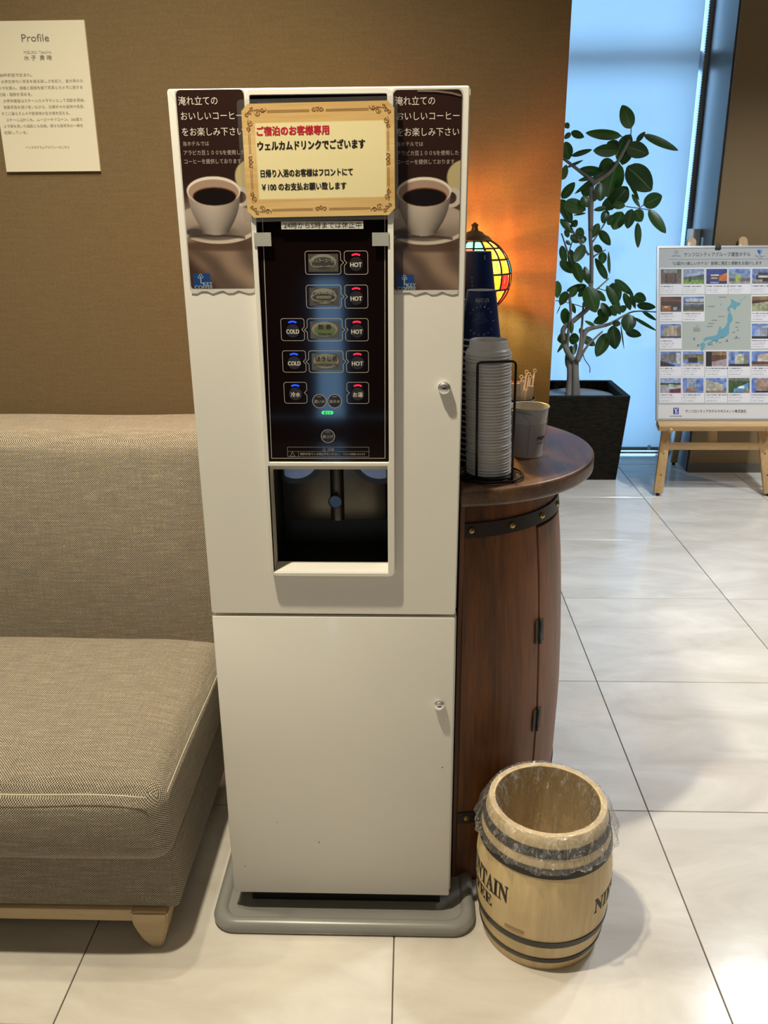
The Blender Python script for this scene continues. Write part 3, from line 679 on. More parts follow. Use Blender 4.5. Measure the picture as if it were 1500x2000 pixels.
def coffee_poster(px, lab, curl=False):
    tl = at(px[0], px[1], YF); w, h = 0.0995, 0.282
    pl = Plane((tl.x, YF-0.0004, tl.z-h), (1, 0, 0), (0, 0, 1))
    t = thing('coffee_poster', (tl.x+w/2, YF, tl.z-h), lab, 'poster')
    r = 0.07
    def mask(U, V):
        uu = np.minimum(U, 1-U)*w; vv = np.minimum(V, 1-V)*h; rr = 0.007
        return ~((uu < rr) & (vv < rr) & ((rr-uu)**2+(rr-vv)**2 > rr*rr))
    painted('sheet', w, h, 110, 300, coffee_art, pl, 0.0006, M_PRINT, t, mask)
    def tx(s, u0, v0, u1, v1, m, bold=0.0): text(s, pl, u0*w, h*(1-v1), u1*w, h*(1-v0), m, t, bold, 0.0009)
    tx('淹れ立ての', 0.03, 0.030, 0.61, 0.072, M_PTW); tx('おいしいコーヒー', 0.05, 0.104, 0.97, 0.142, M_PTW); tx('をお楽しみ下さい', 0.05, 0.178, 0.97, 0.219, M_PTW)
    tx('当ホテルでは', 0.05, 0.245, 0.44, 0.267, M_PTD); tx('アラビカ豆１００%を使用した', 0.05, 0.288, 0.97, 0.312, M_PTD); tx('コーヒーを提供しております', 0.05, 0.331, 0.91, 0.355, M_PTD)
    M_KEY = bpy.data.materials.get('badge_key') or mat('badge_key', (0.35, 0.42, 0.45), 0.4)
    tx('KEY', 0.20, 0.962, 0.345, 0.980, M_KEY, 0.02); tx('COFFEE', 0.06, 0.980, 0.345, 0.998, M_KEY, 0.02)
    kx, kz = 0.165*w, h*(1-0.935)
    flat('key_emblem', [ribbon_data(circ(kx-0.0022, kz, 0.0018, n=12), 0.0008, True), ribbon_data(circ(kx+0.0022, kz, 0.0018, n=12), 0.0008, True), ribbon_data(circ(kx, kz+0.0030, 0.0018, n=12), 0.0008, True),
                        ribbon_data([(kx, kz), (kx, kz-0.010)], 0.0014), ribbon_data([(kx, kz-0.009), (kx+0.003, kz-0.009)], 0.0012)], pl, 0.0009, M_KEY, t)
    holed('lamination', rrect(-0.002, -0.005, w+0.002, h+0.002, 0.006, 4), [rrect(0.0005, 0.0005, w-0.0005, h-0.0005, 0.006, 4)], pl, 0.0, 0.0005, M_LAM, t)
    if curl:
        vs, fs = ribbon_data([(w*0.35, h-0.0015), (w*0.62, h-0.0022), (w*0.84, h-0.0048), (w*0.99, h-0.0085)], 0.0026)
        pyd('curled_edge', [pl.p(v[0], v[1], 0.0016) for v in vs], fs, mat('poster_backing', (0.18, 0.12, 0.09), 0.25), t)
    return t, pl, w, h
pL = coffee_poster((343, 176), 'brown coffee cup poster on the left of the button panel, partly under the sign')
pR = coffee_poster((768, 176), 'brown coffee cup poster on the right of the button panel above the lock', True)
# tape along the lower edge of each poster
M_TAPE = mat('clear_tape', (0.62, 0.60, 0.54), 0.15, coat=0.5)
for (p, pl, w, h) in (pL, pR):
    pts = [(0.0, -0.006)]+[(w*i/12, -0.0045-0.0025*math.sin(i*1.9)) for i in range(1, 12)]+[(w, -0.005), (w, 0.0005), (0, 0.0005)]
    slab('tape_strip', pts, pl, 0.0, 0.0007, M_TAPE, p)

# welcome drink sign ------------------------------------------------------------
a = at(487, 427, 1.348); b = at(768, 427, 1.348); c_ = at(470, 209, 1.348)
SW, SH = 0.2215, 0.1555
sgn = thing('welcome_sign', (a.x+SW/2, 1.349, a.z), 'laminated sign with wood-grain scroll border and red and black Japanese lettering', 'sign')
PS = Plane((c_.x+0.0012, 1.3495, a.z+0.001), (math.cos(0.012), 0, math.sin(0.012)), (-math.sin(0.006), 0, math.cos(0.006)))
def sign_art(U, V):
    c = np.zeros(U.shape+(3,)); g = vnoise(U, V, 2.5, 60, 5)*0.5+vnoise(U, V, 6, 130, 8)*0.5
    tone = 0.5+0.5*np.sin(V*9+1.2)
    c[..., 0] = 0.80+0.08*g-0.06*tone; c[..., 1] = 0.67+0.10*g-0.08*tone; c[..., 2] = 0.43+0.12*g-0.08*tone
    inn = cam_smooth(np.minimum(U-0.085, 0.945-U), -0.004, 0.004)*cam_smooth(np.minimum(V-0.165, 0.835-V), -0.005, 0.005)
    return blend(c, inn*0.93, (0.885, 0.845, 0.66))
def cut(U, V):
    uu = np.minimum(U, 1-U)*SW; vv = np.minimum(V, 1-V)*SH; return uu+vv > 0.010
painted('paper', SW, SH, 150, 105, sign_art, PS, 0.0006, M_PRINT2, sgn, cut)
holed('lamination', rrect(-0.006, -0.006, SW+0.005, SH+0.006, 0.006, 4), [[(0.0098, 0.0005), (SW-0.0098, 0.0005), (SW-0.0005, 0.0098), (SW-0.0005, SH-0.0098), (SW-0.0098, SH-0.0005), (0.0098, SH-0.0005), (0.0005, SH-0.0098), (0.0005, 0.0098)]], PS, 0.0, 0.0004, M_LAM, sgn)
M_RTXT = mat('sign_red', (0.50, 0.012, 0.03), 0.4); M_KTXT = mat('sign_black', (0.012, 0.009, 0.008), 0.4); M_SCROLL = mat('sign_scroll_brown', (0.21, 0.085, 0.025), 0.5)
def st_(s, u0, v0, u1, v1, m, bold): text(s, PS, u0*SW, SH*(1-v1), u1*SW, SH*(1-v0), m, sgn, bold, 0.0009, res=3)
st_('ご宿泊のお客様専用', 0.095, 0.195, 0.570, 0.275, M_RTXT, 0.035)
st_('ウェルカムドリンクでございます', 0.095, 0.320, 0.805, 0.400, M_KTXT, 0.035)
st_('日帰り入浴のお客様はフロントにて', 0.105, 0.570, 0.720, 0.638, M_KTXT, 0.028)
st_('￥100 のお支払お願い致します', 0.108, 0.692, 0.675, 0.758, M_KTXT, 0.028)
items = []
def spiral(cx, cy, r0, turns, a0, sgn_=1, n=22):
    return [(cx+r0*(1-0.80*i/n)*math.cos(a0+sgn_*turns*2*PI*i/n), cy+r0*(1-0.80*i/n)*math.sin(a0+sgn_*turns*2*PI*i/n)) for i in range(n+1)]
def heart(cx, cy, s, rot):
    out = []
    for i in range(20):
        t = 2*PI*i/20; x = 16*math.sin(t)**3/16; y = (13*math.cos(t)-5*math.cos(2*t)-2*math.cos(3*t)-math.cos(4*t))/16
        out.append((cx+s*(x*0.8*math.cos(rot)-y*math.sin(rot)), cy+s*(x*0.8*math.sin(rot)+y*math.cos(rot))))
    return out
LWD = 0.00085
for sx in (1, -1):
    for sy in (1, -1):
        ox = 0 if sx == 1 else SW; oy = 0 if sy == 1 else SH
        P2 = lambda pts: [(ox+sx*x, oy+sy*y) for x, y in pts]
        items += [ribbon_data(P2(spiral(0.0235, 0.0125, 0.0042, 1.3, PI, -1)), LWD), ribbon_data(P2(spiral(0.0305, 0.0085, 0.0034, 1.2, 0.3, 1)), LWD), ribbon_data(P2([(0.0180, 0.009), (0.0245, 0.0078), (0.031, 0.0115), (0.036, 0.0085), (0.0355, 0.0060)]), LWD),
                  ribbon_data(P2(spiral(0.0115, 0.0265, 0.0038, 1.3, -PI/2, 1)), LWD), ribbon_data(P2(spiral(0.0080, 0.0335, 0.0030, 1.2, 1.2, -1)), LWD), ribbon_data(P2([(0.0095, 0.0205), (0.0080, 0.0265), (0.0115, 0.033), (0.0085, 0.038)]), LWD)]
        for (hx, hy, rot) in ((0.0075, 0.0145, 0.5), (0.0118, 0.0115, PI/4*3), (0.0150, 0.0070, PI-0.5)):
            items.append(ribbon_data(P2(heart(hx, hy, 0.0027, rot)), LWD, True))
for y in (0.0105, SH-0.0105):
    for dy in (-0.001, 0.001):
        items.append(ribbon_data([(0.037, y+dy), (SW/2-0.012, y+dy)], 0.0006)); items.append(ribbon_data([(SW/2+0.012, y+dy), (SW-0.037, y+dy)], 0.0006))
    for (dx, r) in ((-0.0055, 0.8), (0, 0), (0.0055, -0.8)): items.append(ribbon_data(heart(SW/2+dx, y+(0.001 if dx else 0.002), 0.003, r if y > 0.05 else PI-r), LWD, True))
for x in (0.0095, SW-0.0095):
    for dx in (-0.001, 0.001):
        items.append(ribbon_data([(x+dx, 0.040), (x+dx, SH/2-0.011)], 0.0006)); items.append(ribbon_data([(x+dx, SH/2+0.011), (x+dx, SH-0.040)], 0.0006))
    for (dy, r) in ((-0.0055, 0.8), (0, 0), (0.0055, -0.8)): items.append(ribbon_data(heart(x, SH/2+dy, 0.003, (PI/2 if x < 0.05 else -PI/2)-r*(1 if x < 0.05 else -1)), LWD, True))
flat('scrollwork', items, PS, 0.0009, M_SCROLL, sgn)

# closing hours strip and the two bits of tape -----------------------------------
p0 = at(549.5, 448, 1.3525); p1 = at(709.5, 431.5, 1.3525)
PH = Plane((p0.x, 1.3528, p0.z), (1, 0, 0), (0, 0, 1)); hw_, hh = p1.x-p0.x, p1.z-p0.z
hs = thing('hours_strip', (p0.x+hw_/2, 1.353, p0.z), 'thin white paper strip with Japanese closing hours below the sign', 'label')
slab('paper_strip', rect(0, 0, hw_, hh), PH, 0.0, 0.0004, mat('white_paper', (0.66, 0.65, 0.58), 0.5), hs)
text('24時から5時までは休止中', PH, 0.004, 0.0014, hw_-0.003, hh-0.0012, M_KTXT, hs, 0.0, 0.0006)
for (x0, y0, x1, y1, lab) in ((497, 454, 529, 481, 'square of clear tape on the left edge of the button panel'), (727, 454, 759.5, 480.5, 'square of clear tape on the right edge of the button panel')):
    q0 = at(x0, y1, 1.352); q1 = at(x1, y0, 1.352)
    o = box('tape_piece', q0.x, q1.x, 1.3515, 1.3528, q0.z, q1.z, mat('frosted_tape', (0.40, 0.40, 0.36), 0.25, noise=0.15, nscale=70, coat=0.4), None, origin=((q0.x+q1.x)/2, 1.352, q0.z)); reg(o, lab, 'tape')

# profile card on the wall --------------------------------------------------------
PW, PHh, PY = 0.214, 0.300, 2.044
q = at(196, 334, PY)
pc = thing('profile_card', (q.x-PW/2, 2.05, q.z), 'cream Profile card on foam board on the brown wall above the sofa', 'card')
PP = Plane((q.x-PW, PY, q.z), (1, 0, 0), (0, 0, 1))
slab('foam_board', rect(0, 0, PW, PHh), PP, -0.006, 0.0, mat('cream_card', (0.58, 0.54, 0.43), 0.7), pc)
M_INK = mat('grey_ink', (0.13, 0.11, 0.085), 0.7); M_INK2 = mat('soft_grey_ink', (0.26, 0.225, 0.17), 0.7)
def pt(s, x0, y0, x1, y1, m=M_INK2, bold=0.0):
    # x, y as fractions of the card, y downwards
    text(s, PP, x0*PW, PHh*(1-y1), x1*PW, PHh*(1-y0), m, pc, bold, 0.0006)
pt('Profile', 0.345, 0.085, 0.625, 0.133, M_INK, 0.0); pt('MIZUKO  Takahiro', 0.350, 0.192, 0.630, 0.210); pt('水 子  貴 晧', 0.345, 0.220, 0.630, 0.252, M_INK)
rows_ = [('88年都留市生まれ。', .05, .385), ('大学在学中に写真を撮る楽しさを知り、自分用のカ', .055, .90), ('メラを購入。講義と実践を経て写真とカメラに関する', .02, .89), ('知識・理解を深める。', .01, .36), ('大学卒業後はスチールカメラマンとして活動を開始。', .05, .90),
        ('商業写真を請け負いながら、四季折々の自然や風景、', .045, .89), ('そこに暮らす人々や動植物の生き様を捉える。', .015, .73), ('スチール以外にも、ムービーやドローン、360度カ', .055, .85), ('メラ等を用いた撮影にも挑戦。様々な被写体の一瞬を', .02, .85), ('記録している。', .015, .26)]
for i, (s, x0, x1) in enumerate(rows_):
    y = 0.335+0.0425*i; pt(s, x0+0.02, y, x1+0.02, y+0.0225)
pt('インスタグラムアカウントはこちら', 0.24, 0.822, 0.70, 0.841)
LEAVES = """1.068 4.568 1.739 1.011 4.545 1.839 0.068
1.028 4.588 1.707 0.850 4.567 1.721 0.047
1.125 4.548 1.709 1.298 4.542 1.636 0.038
1.119 4.650 1.685 1.163 4.668 1.731 0.026
1.085 4.632 1.716 1.021 4.615 1.602 0.073
1.062 4.604 1.662 1.170 4.591 1.624 0.077
1.014 4.561 1.639 0.887 4.537 1.639 0.060
1.014 4.566 1.656 0.962 4.591 1.678 0.051
1.083 4.639 1.660 1.059 4.658 1.579 0.069
1.029 4.636 1.593 0.987 4.618 1.426 0.125
1.066 4.577 1.567 1.198 4.585 1.455 0.111
1.007 4.628 1.595 0.944 4.649 1.551 0.069
0.966 4.646 1.542 0.841 4.621 1.559 0.048
0.957 4.613 1.543 0.825 4.623 1.444 0.026
0.902 4.601 1.520 0.831 4.581 1.504 0.021
0.947 4.597 1.495 0.944 4.572 1.407 0.064
1.090 4.652 1.517 1.163 4.674 1.411 0.022
1.023 4.606 1.399 1.080 4.594 1.473 0.086
0.990 4.649 1.421 1.031 4.653 1.369 0.078
1.180 4.646 1.389 1.275 4.667 1.431 0.074
1.107 4.601 1.440 1.151 4.596 1.376 0.021
0.986 4.612 1.376 0.923 4.608 1.365 0.024
1.004 4.559 1.390 1.066 4.548 1.383 0.038
1.207 4.638 1.364 1.296 4.610 1.252 0.052
1.099 4.546 1.368 1.087 4.553 1.276 0.055
1.124 4.574 1.364 1.161 4.576 1.309 0.060
1.064 4.597 1.356 1.024 4.587 1.271 0.073
1.001 4.660 1.365 0.980 4.641 1.301 0.043
1.029 4.590 1.335 0.988 4.572 1.297 0.047
0.787 4.616 1.730 0.849 4.602 1.704 0.039
0.779 4.583 1.723 0.753 4.598 1.697 0.026
0.750 4.578 1.767 0.769 4.582 1.743 0.026
0.790 4.649 1.606 0.763 4.625 1.686 0.065
0.784 4.547 1.616 0.879 4.531 1.643 0.025
0.780 4.632 1.568 0.859 4.639 1.601 0.015
0.751 4.568 1.508 0.763 4.558 1.577 0.038
0.751 4.561 1.421 0.810 4.559 1.495 0.047
0.763 4.545 1.400 0.873 4.557 1.366 0.068
0.905 4.648 1.480 0.877 4.675 1.435 0.065
0.929 4.628 1.458 0.925 4.656 1.404 0.052
0.853 4.542 1.432 0.876 4.530 1.378 0.051
0.763 4.656 1.418 0.827 4.672 1.302 0.056
0.880 4.589 1.351 0.826 4.616 1.341 0.011
1.150 4.614 1.303 1.168 4.634 1.180 0.034
0.813 4.575 1.314 0.833 4.557 1.288 0.039
0.754 4.593 1.323 0.823 4.571 1.254 0.036
0.949 4.586 1.301 0.922 4.614 1.228 0.039
0.954 4.580 1.267 1.007 4.550 1.196 0.043
0.922 4.545 1.192 0.964 4.526 1.168 0.039
0.988 4.634 1.160 0.994 4.626 1.103 0.047
1.020 4.575 1.056 1.001 4.551 1.165 0.016
1.028 4.658 1.022 0.957 4.653 1.129 0.040
0.880 4.565 1.198 0.830 4.539 1.116 0.054
0.832 4.547 1.115 0.871 4.527 1.014 0.053
0.876 4.621 1.245 0.879 4.600 1.204 0.040
0.831 4.545 1.275 0.869 4.544 1.244 0.043
0.809 4.570 1.247 0.857 4.600 1.208 0.039
0.763 4.555 1.196 0.787 4.556 1.105 0.039
0.773 4.633 1.118 0.846 4.627 1.057 0.047
0.825 4.659 1.174 0.847 4.657 1.074 0.040
0.785 4.569 1.219 0.811 4.564 1.199 0.021
0.772 4.544 1.248 0.796 4.540 1.261 0.039
0.916 4.570 1.007 0.893 4.593 1.091 0.039
0.920 4.640 0.991 0.817 4.640 0.966 0.040
0.850 4.544 0.991 0.814 4.529 0.943 0.043
0.754 4.569 1.022 0.756 4.552 0.937 0.050
0.808 4.568 0.968 0.779 4.590 0.897 0.046
0.907 4.557 0.994 0.955 4.530 0.866 0.082
0.924 4.651 0.972 0.882 4.655 0.935 0.036
0.971 4.659 0.964 1.028 4.653 0.911 0.036
1.055 4.648 1.004 1.092 4.657 0.901 0.073
1.062 4.635 1.022 1.169 4.650 0.942 0.040
1.015 4.599 0.994 1.091 4.575 0.861 0.043
1.152 4.565 0.945 1.222 4.588 0.921 0.054
1.119 4.648 0.953 1.167 4.673 0.862 0.036
1.136 4.580 0.959 1.171 4.590 0.878 0.025
1.189 4.636 0.891 1.290 4.644 0.879 0.040
0.812 4.638 0.878 0.822 4.639 0.788 0.051
0.839 4.619 0.729 0.782 4.630 0.711 0.061
0.825 4.572 0.727 0.780 4.598 0.649 0.020
0.848 4.655 0.716 0.898 4.629 0.715 0.061
0.864 4.657 0.678 0.851 4.684 0.555 0.041
0.881 4.620 0.700 0.868 4.593 0.637 0.024
0.918 4.648 0.725 0.983 4.626 0.682 0.045
0.908 4.656 0.774 0.917 4.666 0.731 0.025
0.835 4.547 0.824 0.836 4.527 0.757 0.024
1.042 4.616 0.749 0.995 4.620 0.624 0.073
1.067 4.630 0.785 1.100 4.655 0.659 0.071
1.137 4.566 0.852 1.126 4.536 0.764 0.076
1.180 4.651 0.827 1.299 4.621 0.760 0.018
1.144 4.645 0.754 1.223 4.622 0.736 0.045
1.219 4.637 0.861 1.303 4.654 0.810 0.020
1.050 4.645 0.832 0.971 4.648 0.799 0.049
1.010 4.645 0.877 1.006 4.628 0.822 0.049
0.998 4.621 0.904 1.051 4.610 0.836 0.041
1.051 4.647 0.885 1.092 4.663 0.834 0.045
1.100 4.597 0.894 1.112 4.598 0.857 0.045
1.039 4.543 0.903 1.080 4.515 0.858 0.028
0.972 4.611 0.787 0.917 4.611 0.814 0.018
0.919 4.644 0.755 0.981 4.650 0.778 0.025
1.050 4.557 0.806 1.092 4.548 0.806 0.032
0.845 4.632 0.903 0.869 4.633 0.850 0.024
1.091 4.541 0.799 1.123 4.562 0.675 0.008
0.789 4.639 0.891 0.767 4.614 0.849 0.006"""
BRANCHES = """1.071 1.690 0.0056 1.027 1.601 0.0068 0.988 1.540 0.0079 0.904 1.487 0.0101
0.755 1.608 0.0056 0.838 1.550 0.0068 0.907 1.499 0.0079
0.904 1.487 0.0101 0.911 1.268 0.0101
0.901 1.390 0.0073 0.910 1.253 0.0073 0.925 1.148 0.0082 0.937 1.005 0.0091
0.937 1.005 0.0091 0.928 0.932 0.0091 0.905 0.889 0.0100
0.938 0.890 0.0090 0.911 0.866 0.0100 0.857 0.817 0.0110 0.807 0.769 0.0110 0.819 0.678 0.0100 0.866 0.611 0.0140
0.828 0.942 0.0060 0.838 0.862 0.0060 0.832 0.760 0.0070 0.833 0.678 0.0080 0.858 0.611 0.0100
0.904 0.910 0.0040 0.900 0.785 0.0050 0.897 0.657 0.0070 0.880 0.603 0.0090
1.090 0.825 0.0050 1.035 0.796 0.0070 0.939 0.768 0.0090 0.913 0.719 0.0100 0.888 0.603 0.0120
1.013 0.760 0.0040 0.936 0.686 0.0050 0.896 0.603 0.0080
0.846 0.611 0.0100 0.853 0.531 0.0100 0.852 0.412 0.0120
0.877 0.615 0.0130 0.880 0.531 0.0120 0.886 0.412 0.0120
0.889 0.603 0.0080 0.891 0.531 0.0080 0.907 0.412 0.0100
1.080 1.381 0.0023 1.206 1.363 0.0017
1.075 1.742 0.0017 1.074 1.710 0.0023 1.071 1.690 0.0034
1.031 1.708 0.0017 1.056 1.670 0.0023
0.987 1.308 0.0027 0.929 1.218 0.0036 0.919 1.204 0.0036
1.024 1.030 0.0027 0.962 0.976 0.0036 0.941 0.958 0.0036
0.998 1.172 0.0018 0.945 1.147 0.0036 0.928 1.126 0.0036
0.757 1.357 0.0036 0.808 1.288 0.0036 0.860 1.211 0.0046 0.912 1.148 0.0046
0.767 1.254 0.0027 0.831 1.106 0.0036 0.883 1.041 0.0036 0.930 0.998 0.0046
0.830 1.232 0.0027 0.806 1.148 0.0027
1.283 0.860 0.0020 1.169 0.861 0.0030 1.090 0.825 0.0040
0.968 0.981 0.0020 1.013 0.969 0.0015
0.757 0.919 0.0010 0.831 0.906 0.0015 0.897 0.888 0.0010
1.168 1.389 0.0011 1.148 1.372 0.0011
0.791 1.620 0.0017 0.781 1.603 0.0023
0.775 1.567 0.0017 0.800 1.581 0.0017
0.917 0.661 0.0010 0.924 0.619 0.0008 0.957 0.573 0.0008 0.963 0.540 0.0006"""

# ================================================================== sofa
M_SOFA = weave_mat('greige_tweed', (0.048, 0.036, 0.022), (0.60, 0.52, 0.40), 0.0024, streak=0.30, contrast=(0.42, 0.86), big=0.38, bumpd=0.0012)
M_THREAD = mat('pale_thread', (0.62, 0.56, 0.42), 0.7)
M_LEG = wood_mat('pale_beech', (0.48, 0.34, 0.17), (0.62, 0.46, 0.25), 6, 0.35, 'X', coat=0.2, bump=0.05)
def soft_box(name, x0, x1, y0, y1, z0, z1, r, mt, parent, top=0.0, front=0.0, cell=0.03, rz=None, wav=0.0, **k):
    nx, ny, nz = [max(3, int((b-a)/cell)) for a, b in ((x0, x1), (y0, y1), (z0, z1))]
    nx = min(nx, 60)
    def cs(n, a, b, r):
        xs = [a+(b-a)*i/n for i in range(n+1)]
        xs += [a+r*f for f in (0.08, 0.25, 0.5, 0.75, 1.0)]+[b-r*f for f in (0.08, 0.25, 0.5, 0.75, 1.0)]
        return sorted(set(round(v, 5) for v in xs))
    X, Y, Z = cs(nx, x0, x1, r), cs(ny, y0, y1, r), cs(nz, z0, z1, r)
    bm = bmesh.new(); cache = {}
    def vert(p):
        q = tuple(round(c, 5) for c in p)
        if q not in cache:
            c = Vector((min(max(q[0], x0+r), x1-r), min(max(q[1], y0+r), y1-r), min(max(q[2], z0+r), z1-r)))
            d = Vector(q)-c
            if d.length > 1e-9:
                m = max(abs(d.x), abs(d.y), abs(d.z)); c = c+d.normalized()*m
            u = (q[0]-x0)/(x1-x0); v = (q[1]-y0)/(y1-y0); w = (q[2]-z0)/(z1-z0)
            bx = min(1, min(u, 1-u)*(x1-x0)/0.16); by = min(1, min(v, 1-v)*4.0)
            if w > 0.5: c.z += top*math.sin(bx*PI/2)*math.sin(by*PI/2)*(w-0.5)*2
            if v < 0.5: c.y -= front*math.sin(PI*min(max(w, 0), 1))*math.sin(bx*PI/2)*(0.5-v)*2
            if wav: c.z += wav*math.sin(q[0]*13+1)*0.5; c.y += wav*math.sin(q[0]*9+q[2]*7)*0.4
            cache[q] = bm.verts.new(c)
        return cache[q]
    def grid(A, B, f):
        for i in range(len(A)-1):
            for j in range(len(B)-1):
                try: bm.faces.new([vert(f(A[i], B[j])), vert(f(A[i+1], B[j])), vert(f(A[i+1], B[j+1])), vert(f(A[i], B[j+1]))])
                except ValueError: pass
    grid(X, Y, lambda a, b: (a, b, z0)); grid(X, Y, lambda a, b: (a, b, z1)); grid(X, Z, lambda a, b: (a, y0, b)); grid(X, Z, lambda a, b: (a, y1, b)); grid(Y, Z, lambda a, b: (x0, a, b)); grid(Y, Z, lambda a, b: (x1, a, b))
    o = from_bm(name, bm, mt, parent, smooth=True, **k); box_uv(o); return o
SX0, SX1 = -2.15, -0.432
sofa = thing('sofa', (-1.3, 1.66, 0), 'long grey-brown woven fabric sofa with pale wooden legs against the wall', 'sofa')
soft_box('upholstered_base', SX0, SX1-0.012, 1.290, 2.02, 0.084, 0.232, 0.012, M_SOFA, sofa)
soft_box('seat_cushion', SX0, SX1, 1.238, 1.86, 0.226, 0.392, 0.042, M_SOFA, sofa, top=0.026, front=0.012, wav=0.002)
soft_box('backrest', SX0, SX1+0.05, 1.800, 2.030, 0.25, 0.902, 0.05, M_SOFA, sofa, front=0.030, wav=0.003)
box('wooden_rail', SX0+0.02, -0.533, 1.284, 1.312, 0.058, 0.086, M_LEG, sofa, 0.003)
box('wooden_rail', SX0+0.02, SX1-0.06, 1.965, 1.99, 0.058, 0.086, M_LEG, sofa, 0.003)
def sofa_leg(x, y, s):
    prof = [(-0.036, 0.086), (0.036, 0.086), (0.035, 0.06), (0.028, 0.03), (0.020, 0.0), (-0.002, 0.0), (-0.018, 0.018), (-0.031, 0.045), (-0.036, 0.062)]
    pl = Plane((x, y, 0), (s, 0, 0), (0, 0, 1))
    bm = bmesh.new(); n = len(prof)
    A = [bm.verts.new((x+s*px_, y, pz)) for px_, pz in prof]; B = [bm.verts.new((x+s*px_, y+0.05, pz)) for px_, pz in prof]
    bm.faces.new(A); bm.faces.new(B[::-1])
    for i in range(n): bm.faces.new((A[i], B[i], B[(i+1) % n], A[(i+1) % n]))
    bmesh.ops.recalc_face_normals(bm, faces=bm.faces); bmesh.ops.bevel(bm, geom=list(bm.edges), offset=0.004, segments=2, affect='EDGES')
    from_bm('leg', bm, M_LEG, sofa, smooth='auto')
sofa_leg(-0.500, 1.277, 1); sofa_leg(SX0+0.08, 1.277, -1); sofa_leg(-0.500, 1.95, 1); sofa_leg(SX0+0.08, 1.95, -1)
# stitched seams along the cushion edges
fz = 0.381
pts = [(x, 1.2315+0.001*math.sin(x*20), fz+0.012+0.002*math.sin(x*13+1)-0.010*max(0, (x+0.62)/0.19)**2) for x in [SX0+0.05+i*(SX1-0.03-SX0-0.05)/40 for i in range(41)]]
tube('front_seam', pts, 0.0011, M_THREAD, sofa, seg=5)
pts = [(SX1-0.001, 1.262+i*0.5/16, fz-0.004+0.003*math.sin(i*0.4)) for i in range(17)]
tube('side_seam', pts, 0.0009, M_THREAD, sofa, seg=5)

# ================================================================== half-barrel table
M_BARREL = wood_mat('stained_pine', (0.060, 0.019, 0.0045), (0.25, 0.083, 0.015), 4.5, 0.50, 'Z', coat=0.08, bump=0.12)
M_TOP = wood_mat('dark_table_top', (0.060, 0.026, 0.011), (0.20, 0.100, 0.048), 8, 0.42, 'Y', coat=0.25, bump=0.25, knots=True)
M_BAND = mat('dark_band', (0.030, 0.022, 0.018), 0.42, noise=0.2, nscale=40)
M_BRASS = mat('aged_brass', (0.48, 0.34, 0.12), 0.32, metal=0.9, noise=0.3, nscale=300)
M_IRON = mat('dull_iron', (0.09, 0.085, 0.075), 0.5, metal=0.6, noise=0.4, nscale=120)
BC = Vector((0.066, 1.708, 0)); XC = 0.099
bt = thing('barrel_table', (0.2, 1.71, 0), 'dark brown half-barrel cabinet table with brass-studded bands', 'table')
BP = [(0.0, 0.246), (0.05, 0.252), (0.12, 0.258), (0.23, 0.2625), (0.378, 0.2655), (0.50, 0.262), (0.60, 0.257), (0.70, 0.250), (0.78, 0.241), (0.869, 0.229)]
def BR(z):
    for (z0, r0), (z1, r1) in zip(BP, BP[1:]):
        if z <= z1: return r0+(r1-r0)*(z-z0)/(z1-z0)
    return BP[-1][1]
def shell(name, z0, z1, a0, a1, dr0, dr1, m, parent, n=14, seg=24, bev=0.0, **k):
    prof = [(BR(z0+(z1-z0)*i/n)+dr1, z0+(z1-z0)*i/n) for i in range(n+1)]
    prof = prof+[(BR(z1-(z1-z0)*i/n)+dr0, z1-(z1-z0)*i/n) for i in range(n+1)]
    P = len(prof); vs = []; fs = []
    for s in range(seg+1):
        a = math.radians(a0+(a1-a0)*s/seg)
        for r, z in prof:
            x = BC.x+r*math.cos(a)
            vs.append((max(x, XC), BC.y+r*math.sin(a), z))
    for s in range(seg):
        for i in range(P): j = (i+1) % P; fs.append((s*P+i, (s+1)*P+i, (s+1)*P+j, s*P+j))
    fs.append(tuple(range(P))); fs.append(tuple(seg*P+i for i in range(P-1, -1, -1)))
    bm = bmesh.new(); V = [bm.verts.new(v) for v in vs]
    for f in fs:
        try: bm.faces.new([V[i] for i in f])
        except ValueError: pass
    bmesh.ops.remove_doubles(bm, verts=bm.verts, dist=1e-5)
    o = from_bm(name, bm, m, parent, smooth='auto', **k)
    if bev: md = o.modifiers.new('b', 'BEVEL'); md.width = bev; md.segments = 2; md.limit_method = 'ANGLE'; md.angle_limit = 0.8
    return o
shell('collar', 0.795, 0.869, -83, 83, -0.02, 0, M_BARREL, bt, n=3)
stv = [(-83, -43.2), (38, 60), (60.4, 83)]
for a0, a1 in stv: shell('stave', 0.0, 0.795, a0, a1, -0.02, 0, M_BARREL, bt, seg=14)
door = shell('door', 0.10, 0.780, -42.4, 37.3, -0.018, 0.001, M_BARREL, bt, seg=24, bev=0.002)
shell('door_sill', 0.0, 0.096, -42.8, 37.6, -0.02, 0, M_BARREL, bt, n=3, seg=20)
box('flat_side', XC-0.008, XC, BC.y-0.247, BC.y+0.247, 0.0, 0.868, M_BARREL, bt)
def angy(a, z, dr=0.0): r = BR(z)+dr; return Vector((BC.x+r*math.cos(math.radians(a)), BC.y+r*math.sin(math.radians(a)), z))
